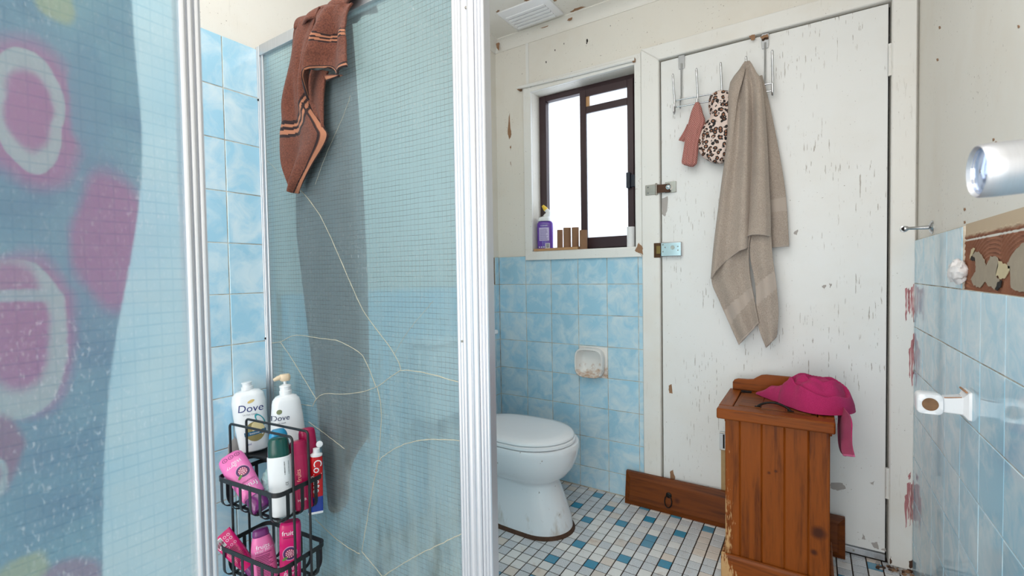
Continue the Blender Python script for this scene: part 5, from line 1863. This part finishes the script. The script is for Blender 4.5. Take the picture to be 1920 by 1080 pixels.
# ------------------------------------------------------------------ wooden bin
BX0, BX1, BY0, BY1 = -0.256, 0.050, 1.768, 2.040
bn = thing('wooden_bin', 'varnished pine lidded bin with a pink cloth on top before the door', 'bin', (-0.1, 1.9, 0))
xs_ = [BX0, -0.209, -0.142, -0.075, -0.008, BX1]
ZB0, ZB1 = 0.072, 0.562
for k in range(5):
    a, c = xs_[k], xs_[k + 1]
    g_ = 0.0035
    poly = [(a, BY0 + g_), (a + g_, BY0), (c - g_, BY0), (c, BY0 + g_), (c, BY0 + 0.014), (a, BY0 + 0.014)]
    MB().prism_z(poly, ZB0, ZB1).build('plank', M['wood_v'], bn)
for sx in (0, 1):
    for k in range(4):
        a, c = BY0 + 0.0145 + k * 0.063, BY0 + 0.0145 + (k + 1) * 0.063 - 0.0008
        x0 = BX0 if sx == 0 else BX1 - 0.013
        box('side_plank', M['wood_v'], bn, x0, x0 + 0.013, a, c, ZB0, ZB1, 0.002)
box('back_board', M['wood_v'], bn, BX0 + 0.0135, BX1 - 0.0135, BY1 - 0.02, BY1 - 0.006, ZB0, ZB1)
# plinth with rounded nosing
for q in ((BX0 - 0.013, BX1 + 0.013, BY0 - 0.014, BY0 - 0.0005), ):
    MB().prism_x([(q[2], 0), (q[3], 0), (q[3], 0.088), (q[2] + 0.008, 0.088), (q[2] + 0.002, 0.083), (q[2], 0.074)], q[0], q[1]).build('plinth', M['wood_h'], bn, 0.004)
for x0, x1 in ((BX0 - 0.0135, BX0 - 0.0005), (BX1 + 0.0005, BX1 + 0.0135)):
    box('plinth', M['wood_h'], bn, x0, x1, BY0, BY1, 0, 0.086, 0.004)
# lid: frame rails, inset door, hinges and handle
LX0, LX1, LY0, LY1, LZ = -0.281, 0.0635, 1.748, 2.078, 0.603
MB().box(LX0, LX1, LY0, LY0 + 0.052, LZ - 0.037, LZ).build('lid_front_rail', M['wood_h'], bn, 0.005)
for a, c in ((LX0, LX0 + 0.045), (LX1 - 0.045, LX1)):
    MB().box(a, c, LY0 + 0.0525, LY1, LZ - 0.037, LZ).build('lid_side_rail', wood('pine_side_rail', 'Y'), bn, 0.003)
MB().box(LX0 + 0.0455, LX1 - 0.0455, LY1 - 0.04, LY1, LZ - 0.037, LZ).build('lid_back_rail', M['wood_h'], bn, 0.003)
MB().box(LX0 + 0.022, LX0 + 0.05, LY0 + 0.028, LY0 + 0.16, LZ - 0.052, LZ - 0.0375).build('cleat', M['wood_h'], bn, 0.003)
MB().box(LX1 - 0.034, LX1 - 0.008, LY0 + 0.028, LY0 + 0.16, LZ - 0.052, LZ - 0.0375).build('cleat', M['wood_h'], bn, 0.003)
lx0, lx1, ly0, ly1 = LX0 + 0.0475, LX1 - 0.0475, LY0 + 0.0545, LY1 - 0.042
lid = MB().box(lx0, lx1, ly0, ly1, LZ - 0.02, LZ - 0.001).build('lid_flap', M['wood_top'], bn, 0.003)
for k in range(3):
    a = lx0 + 0.014 + k * 0.074
    MB().box(a, a + 0.071, ly0 + 0.02, ly1 - 0.006, LZ - 0.004, LZ + 0.0012).build('flap_board', M['wood_top'], lid, 0.0015)
hx, hy = by(1140 + 665 / 2.571, 660 + 190 / 2.571, ly1 - 0.02).x, ly1 - 0.012
for x in (hx, lx1 - 0.03):
    hg = MB().box(x - 0.018, x + 0.018, hy - 0.006, hy + 0.020, LZ + 0.0012, LZ + 0.003).build('hinge', M['iron'], lid)
    MB().tube([(x - 0.018, hy + 0.010, LZ + 0.004), (x + 0.018, hy + 0.010, LZ + 0.004)], 0.003, 8).build('hinge_pin', M['iron'], hg)
Z8b = lambda x, y: (1140 + x / 2.571, 660 + y / 2.571)
ha, hb_ = fz(*Z8b(722, 266), LZ), fz(*Z8b(880, 288), LZ)
hp = []
for k in range(11):
    t_ = k / 10
    q = ha.lerp(hb_, t_)
    hp.append((q.x, q.y, LZ + 0.003 + 0.020 * math.sin(PI * t_) ** 0.7))
MB().tube(hp, [0.0045] + [0.0038] * 9 + [0.0045], 10).build('handle', M['iron'], lid)
for q in (ha, hb_):
    MB().box(q.x - 0.010, q.x + 0.010, q.y - 0.005, q.y + 0.005, LZ + 0.0012, LZ + 0.004).build('handle_plate', M['iron'], lid, 0.0015)
# scalloped back board
yb_ = LY1 - 0.020
pr_ = [(LX0 + 0.012, LZ), (LX1 - 0.012, LZ)]
prof_ = [(0.0, 0.030), (0.006, 0.040), (0.02, 0.045), (0.055, 0.046), (0.075, 0.049), (0.090, 0.060), (0.103, 0.068), (0.12, 0.071)]
pr_ += [(LX1 - 0.012 - x, LZ + z) for x, z in prof_] + [(LX0 + 0.012 + x, LZ + z) for x, z in reversed(prof_)]
MB().prism_y(pr_, yb_, yb_ + 0.016).build('scalloped_back', M['wood_h'], bn, 0.003)

# pink microfibre cloth on the bin
Z10 = lambda x, y: (1330 + x / 5.4, 680 + y / 5.4)
pc_ = thing('cleaning_cloth', 'bright pink microfibre cloth heaped over the bin lid', 'cloth', (-0.03, 1.9, LZ))
cen = fz(*Z10(1020, 420), LZ)
OUT = [fz(*Z10(*p), LZ) for p in ((690, 360), (740, 410), (860, 450), (960, 500), (1100, 545), (1180, 520), (1240, 495), (1300, 480))]
ccx, ccy = -0.002, 1.905


def R0(th):
    # outline radius on the lid, larger to the left-front and right
    return 0.098 + 0.016 * math.cos(th - 0.4) + 0.010 * math.cos(2 * th + 0.6) + 0.008 * math.sin(3 * th)


def dome(u, v):
    th = u * 2 * PI
    r = R0(th) * v
    x, y = ccx + r * math.cos(th) * 1.04, ccy + r * math.sin(th) * 0.98
    h = 0.100 * max(0.0, 1 - v ** 3.4) ** 0.62
    tw_ = 0.35 * mnoise.noise((math.cos(th) * 1.3, math.sin(th) * 1.3, 4))
    f = 0.0
    for c0, am, ph_, w_, a in ((0.42, 0.20, 0.9, 0.045, -0.013), (0.50, 0.20, 0.9, 0.05, 0.011), (0.66, 0.16, 2.4, 0.045, -0.014), (0.75, 0.16, 2.4, 0.05, 0.010), (0.30, 0.22, -1.6, 0.05, -0.008)):
        f += a * math.exp(-((v - c0 - am * math.sin(th + ph_) - 0.12 * tw_) / w_) ** 2)
    f += 0.006 * math.sin(5 * th + 6 * v + 3 * tw_) * min(1, v * 1.5)
    h += f * min(1, (1 - v) * 6) + 0.006 * mnoise.noise((x * 22, y * 22, 2)) * min(1, (1 - v) * 5)
    return (x, y, LZ + 0.0045 + max(h, 0.0))


MB().grid(dome, 96, 40, {'hem': lambda u, v: 0.0}).build('heaped_cloth', M['cloth_pink'], pc_, ang=180, fix=False)
# lobe lying to the left
tipL = fz(*Z10(492, 320), LZ)


def lobe(u, v):
    a = Vector((tipL.x, tipL.y, 0)).lerp(Vector((ccx - 0.03, ccy + 0.03, 0)), v)
    wd = 0.012 + 0.050 * v ** 0.8
    dirn = (Vector((ccx - 0.03, ccy + 0.03, 0)) - Vector((tipL.x, tipL.y, 0))).normalized()
    nrm = Vector((-dirn.y, dirn.x, 0))
    th = u * PI
    p = a + nrm * wd * math.cos(th)
    return (p.x, p.y, LZ + 0.003 + (0.022 + 0.055 * v) * math.sin(th) ** 0.8 * (0.35 + 0.65 * min(1, v * 3)) + 0.004 * mnoise.noise((u * 4, v * 5, 1)))


MB().grid(lobe, 40, 30, {'hem': lambda u, v: bd(v, -1, 0.03)}).build('cloth_corner', M['cloth_pink'], pc_, ang=180, fix=False)
xt = LX1 + 0.010
T1 = [Vector((LX1 - 0.03, 1.862, LZ + 0.040)), Vector((xt - 0.004, 1.855, LZ + 0.012)), rx(*Z10(1280, 640), xt + 0.004), rx(*Z10(1282, 800), xt + 0.004), rx(*Z10(1300, 900), xt + 0.004), rx(*Z10(1330, 938), xt + 0.004)]
T2 = [Vector((LX1 - 0.02, 1.952, LZ + 0.060)), Vector((xt + 0.004, 1.955, LZ + 0.020)), rx(*Z10(1390, 560), xt + 0.012), rx(*Z10(1396, 720), xt + 0.012), rx(*Z10(1398, 830), xt + 0.008), rx(*Z10(1420, 945), xt + 0.006)]
strip(T1, T2, 40, 60, lambda u, v: Vector((0.010 * math.sin(u * 7 + 0.3 + v) * min(1, v * 2) + 0.008 * math.sin(u * PI), 0, 0)), {'hem': lambda u, v: max(bd(u, -1, 0.035), bd(v, 0.965, 2))}).build('hanging_tail', M['cloth_pink'], pc_, ang=180, solid=0.003, fix=False)
fl1 = [by(*Z10(*p), 1.93) for p in ((1370, 300), (1418, 335), (1440, 400), (1446, 470))]
fl0 = [by(*Z10(*p), 1.92) for p in ((1300, 300), (1330, 350), (1360, 420), (1380, 485))]
strip(fl0, fl1, 16, 20, lambda u, v: Vector((0, -0.01 * math.sin(u * PI), 0)), {'hem': lambda u, v: bd(u, 0.94, 2)}).build('side_flap', M['cloth_pink'], pc_, ang=180, solid=0.003, fix=False)

# ------------------------------------------------------------------ drawer front leaning on the door
df = thing('drawer_front', 'brown pine drawer front with iron ring lying against the door foot', 'drawer front', (-0.3, 2.11, 0))
fx0, fx1, fh = -0.738, 0.107, 0.146
tl = 0.022                                       # it leans back by this much over its height
b = MB()


def fr(x, z, o): return (x, 2.098 + tl * z / fh - o, z + 0.0005)


i_ = 0.020
outer = [fr(fx0, 0, 0), fr(fx1, 0, 0), fr(fx1, fh, 0), fr(fx0, fh, 0)]
back_ = [fr(fx0, 0, -0.016), fr(fx1, 0, -0.016), fr(fx1, fh, -0.016), fr(fx0, fh, -0.016)]
inner = [fr(fx0 + i_, i_, 0.007), fr(fx1 - i_, i_, 0.007), fr(fx1 - i_, fh - i_, 0.007), fr(fx0 + i_, fh - i_, 0.007)]
panel = [fr(fx0 + i_ + 0.004, i_ + 0.004, 0.0105), fr(fx1 - i_ - 0.004, i_ + 0.004, 0.0105), fr(fx1 - i_ - 0.004, fh - i_ - 0.004, 0.0105), fr(fx0 + i_ + 0.004, fh - i_ - 0.004, 0.0105)]
MB().loft([back_, outer, inner, panel]).build('panel_board', M['wood_front'], df, ang=20)
for xr in (-0.536, -0.09):
    p = Vector(fr(xr, 0.084, 0.0105))
    b = MB()
    b.X = Matrix.Translation(p) @ Matrix.Rotation(PI / 2, 4, 'X')
    rs = b.lathe([(0.013, 0), (0.012, 0.002), (0.006, 0.004), (0.005, 0.009), (0.003, 0.010)], 18).build('ring_rose', M['iron'], df)
    MB().tube([(p.x + 0.0155 * math.sin(a), p.y - 0.009 - 0.003 * (1 - math.cos(a)), p.z - 0.024 + 0.026 * math.cos(a)) for a in [2 * PI * k / 28 for k in range(28)]], 0.0024, 8, closed=True).build('pull_ring', M['iron'], rs)

# slim board with a metal clip behind the bin
bo = thing('narrow_board', 'narrow pale board with metal end clip standing behind the wooden bin', 'board', (-0.31, 2.137, 0))
MB().box(-0.326, -0.246, 2.141, 2.151, 0.0003, 0.318).build('board', M['ply'], bo, 0.001)
cl = MB().box(-0.331, -0.246, 2.139, 2.153, 0.318, 0.394).build('end_clip', M['alu_old'], bo, 0.001)
box('clip_slot', M['dark_gap'], cl, -0.318, -0.311, 2.1380, 2.1388, 0.326, 0.386)
MB().tube([(-0.331, 2.1385, 0.392), (-0.246, 2.1385, 0.392)], 0.003, 8).build('clip_lip', M['steel'], cl)
MB().tube([(-0.331, 2.1385, 0.320), (-0.246, 2.1385, 0.320)], 0.0025, 8).build('clip_lip', M['steel'], cl)

# crumbled debris in the corner by the door frame
rn = random.Random(4)
b = MB()
for k in range(70):
    x, y = rn.uniform(0.20, XR - 0.008), rn.uniform(2.095, D - 0.022)
    if x < 0.24 and rn.random() < 0.5:
        continue
    s_ = rn.uniform(0.002, 0.0065)
    a = rn.uniform(0, PI)
    b.X = Matrix.Translation((x, y, s_ * 0.5)) @ Matrix.Rotation(a, 4, 'Z') @ Matrix.Rotation(rn.uniform(-0.3, 0.3), 4, 'X')
    b.cur = rn.randrange(3)
    b.box(-s_ * 1.2, s_ * 1.2, -s_ * 0.8, s_ * 0.8, -s_ * 0.45, s_ * 0.45)
b.build('crumbled_plaster', [M['seal'], M['bare_wood'], M['bare_grey']], None, label='brown crumbled plaster and dirt in the corner by the door frame', category='debris', kind='stuff')

# ------------------------------------------------------------------ right wall fittings
rh = thing('robe_hook', 'chrome robe hook on the right wall above the blue tiles', 'hook', (XR, 1.905, 1.206))
b = MB()
b.X = Matrix.Translation((XR + 0.0045, 1.905, 1.207)) @ Matrix.Rotation(-PI / 2, 4, 'Y')
b.lathe([(0.0205, 0), (0.0205, 0.002), (0.017, 0.006), (0.012, 0.008), (0.008, 0.010)], 28).build('wall_rose', M['chrome'], rh)
b = MB()
b.X = Matrix.Translation((XR + 0.0045, 1.905, 1.207)) @ Matrix.Rotation(-PI / 2, 4, 'Y')
b.lathe([(0.0065, 0.008), (0.0055, 0.03), (0.0045, 0.056), (0.0075, 0.060), (0.0085, 0.064), (0.0075, 0.068), (0.0065, 0.066), (0.004, 0.062)], 22).build('stem', M['chrome'], rh)
e = Vector((XR - 0.060, 1.889, 1.207))
b = MB()
b.X = Matrix.Translation((XR - 0.064, 1.905, 1.206)) @ Matrix.Rotation(PI / 2, 4, 'X')
b.lathe([(0.009, -0.006), (0.0105, 0), (0.010, 0.005), (0.007, 0.006), (0.006, 0.003)], 20).build('end_knob', M['chrome'], rh)
b = MB()
b.X = Matrix.Translation((XR - 0.064, 1.8999, 1.206)) @ Matrix.Rotation(PI / 2, 4, 'X')
b.lathe([(0.0058, -0.001), (0.0055, 0.0004)], 16).build('knob_socket', M['dark_gap'], rh)

tb = thing('towel_rail_bracket', 'white ceramic towel rail bracket with empty rusty socket', 'bracket', (XR, 1.462, 0.764))
yy = 1.462
MB().loft([[(x, yy + s_ * h if False else yy - h, z) for x, h, z in ()] for s_ in ()] or [[(XR + 0.003, yy - 0.030, 0.732), (XR + 0.003, yy + 0.030, 0.732), (XR + 0.003, yy + 0.030, 0.800), (XR + 0.003, yy - 0.030, 0.800)],
           [(XR - 0.008, yy - 0.028, 0.734), (XR - 0.008, yy + 0.028, 0.734), (XR - 0.008, yy + 0.028, 0.797), (XR - 0.008, yy - 0.028, 0.797)],
           [(XR - 0.016, yy - 0.018, 0.743), (XR - 0.016, yy + 0.018, 0.743), (XR - 0.016, yy + 0.018, 0.784), (XR - 0.016, yy - 0.018, 0.784)],
           [(XR - 0.050, yy - 0.016, 0.744), (XR - 0.050, yy + 0.016, 0.744), (XR - 0.050, yy + 0.016, 0.779), (XR - 0.050, yy - 0.016, 0.779)]]).build('wall_arm', M['ceramic'], tb, 0.003)
hx_, hz0 = XR - 0.073, 0.7615


def sq(cx, cz, hw, y, n, k=36): return rsq(cx, cz, hw, hw, y, n, k)


yf_ = yy - 0.022
MB().loft([sq(hx_, hz0, 0.0235, yy + 0.018, 5), sq(hx_, hz0, 0.0245, yy, 5), sq(hx_, hz0, 0.0240, yf_ + 0.002, 5), sq(hx_, hz0, 0.0225, yf_, 4.5), sq(hx_, hz0, 0.0150, yf_ + 0.0005, 2), sq(hx_, hz0, 0.0138, yf_ + 0.004, 2), sq(hx_, hz0, 0.0135, yf_ + 0.030, 2)]).build('socket_head', M['ceramic'], tb, ang=50)
MB().loft([sq(hx_, hz0, 0.0150, yf_ - 0.0004, 2), sq(hx_, hz0, 0.0139, yf_ + 0.003, 2), sq(hx_, hz0, 0.0133, yf_ + 0.018, 2), sq(hx_, hz0, 0.004, yf_ + 0.019, 2)]).build('rusty_socket', plain('rusty_socket', (150, 112, 80), 0.8, var=0.3), tb, ang=50)
MB().tube([(XR - 0.012, yy - 0.028, 0.7985), (XR - 0.012, yy + 0.028, 0.7985)], 0.0022, 6).build('rust_edge', M['rust_ceramic'], tb)
MB().tube([(XR - 0.018, yy - 0.018, 0.7842), (XR - 0.048, yy - 0.016, 0.7797)], 0.0012, 6).build('rust_edge', M['rust_ceramic'], tb)

# ------------------------------------------------------------------ spotlight head in the right foreground
fc = atd(1830, 322, 0.44)
axd = Vector((1, 0.10, 0.03)).normalized()          # from the open face back to the arm
z_ = axd
x_ = z_.cross(Vector((0, 0, 1))).normalized()
y_ = z_.cross(x_)
LM = Matrix(((x_.x, y_.x, z_.x, fc.x), (x_.y, y_.y, z_.y, fc.y), (x_.z, y_.z, z_.z, fc.z), (0, 0, 0, 1)))
sl = thing('spotlight', 'brushed silver spotlight head reaching in at the right edge', 'spotlight', mat=LM)
MB().lathe([(0.0215, 0.003), (0.0235, 0.0), (0.0248, 0.002), (0.0250, 0.015), (0.0245, 0.03), (0.0225, 0.055), (0.019, 0.078), (0.015, 0.095), (0.008, 0.098)], 40, caps=False).build('shade', M['lamp_metal'], sl)
MB().lathe([(0.0215, 0.003), (0.018, 0.016), (0.011, 0.026), (0.003, 0.029)], 32, caps=False).build('reflector', M['chrome'], sl)
MB().lathe([(0.0212, 0.0035), (0.0212, 0.0050), (0.012, 0.0035), (0.002, 0.0030)], 32, caps=False).build('lens_ring', M['lens'], sl)
MB().lathe([(0.0055, 0.028), (0.0060, 0.014), (0.004, 0.009), (0.001, 0.008)], 18).build('bulb', M['lens'], sl)
wallp = Vector((XR + 0.002, fc.y + 0.018, fc.z + 0.005))
inv = LM.inverted()
a0, a2 = Vector((0, 0, 0.096)), inv @ wallp
MB().tube([a0, a0.lerp(a2, 0.5), a2], 0.006, 12).build('arm', M['lamp_metal'], sl)
nb = inv.to_3x3() @ Vector((-1, 0, 0))
MB().tube([inv @ (wallp + Vector((0.002, 0, 0))), inv @ (wallp - Vector((0.012, 0, 0)))], 0.026, 24).build('wall_plate', M['lamp_metal'], sl)
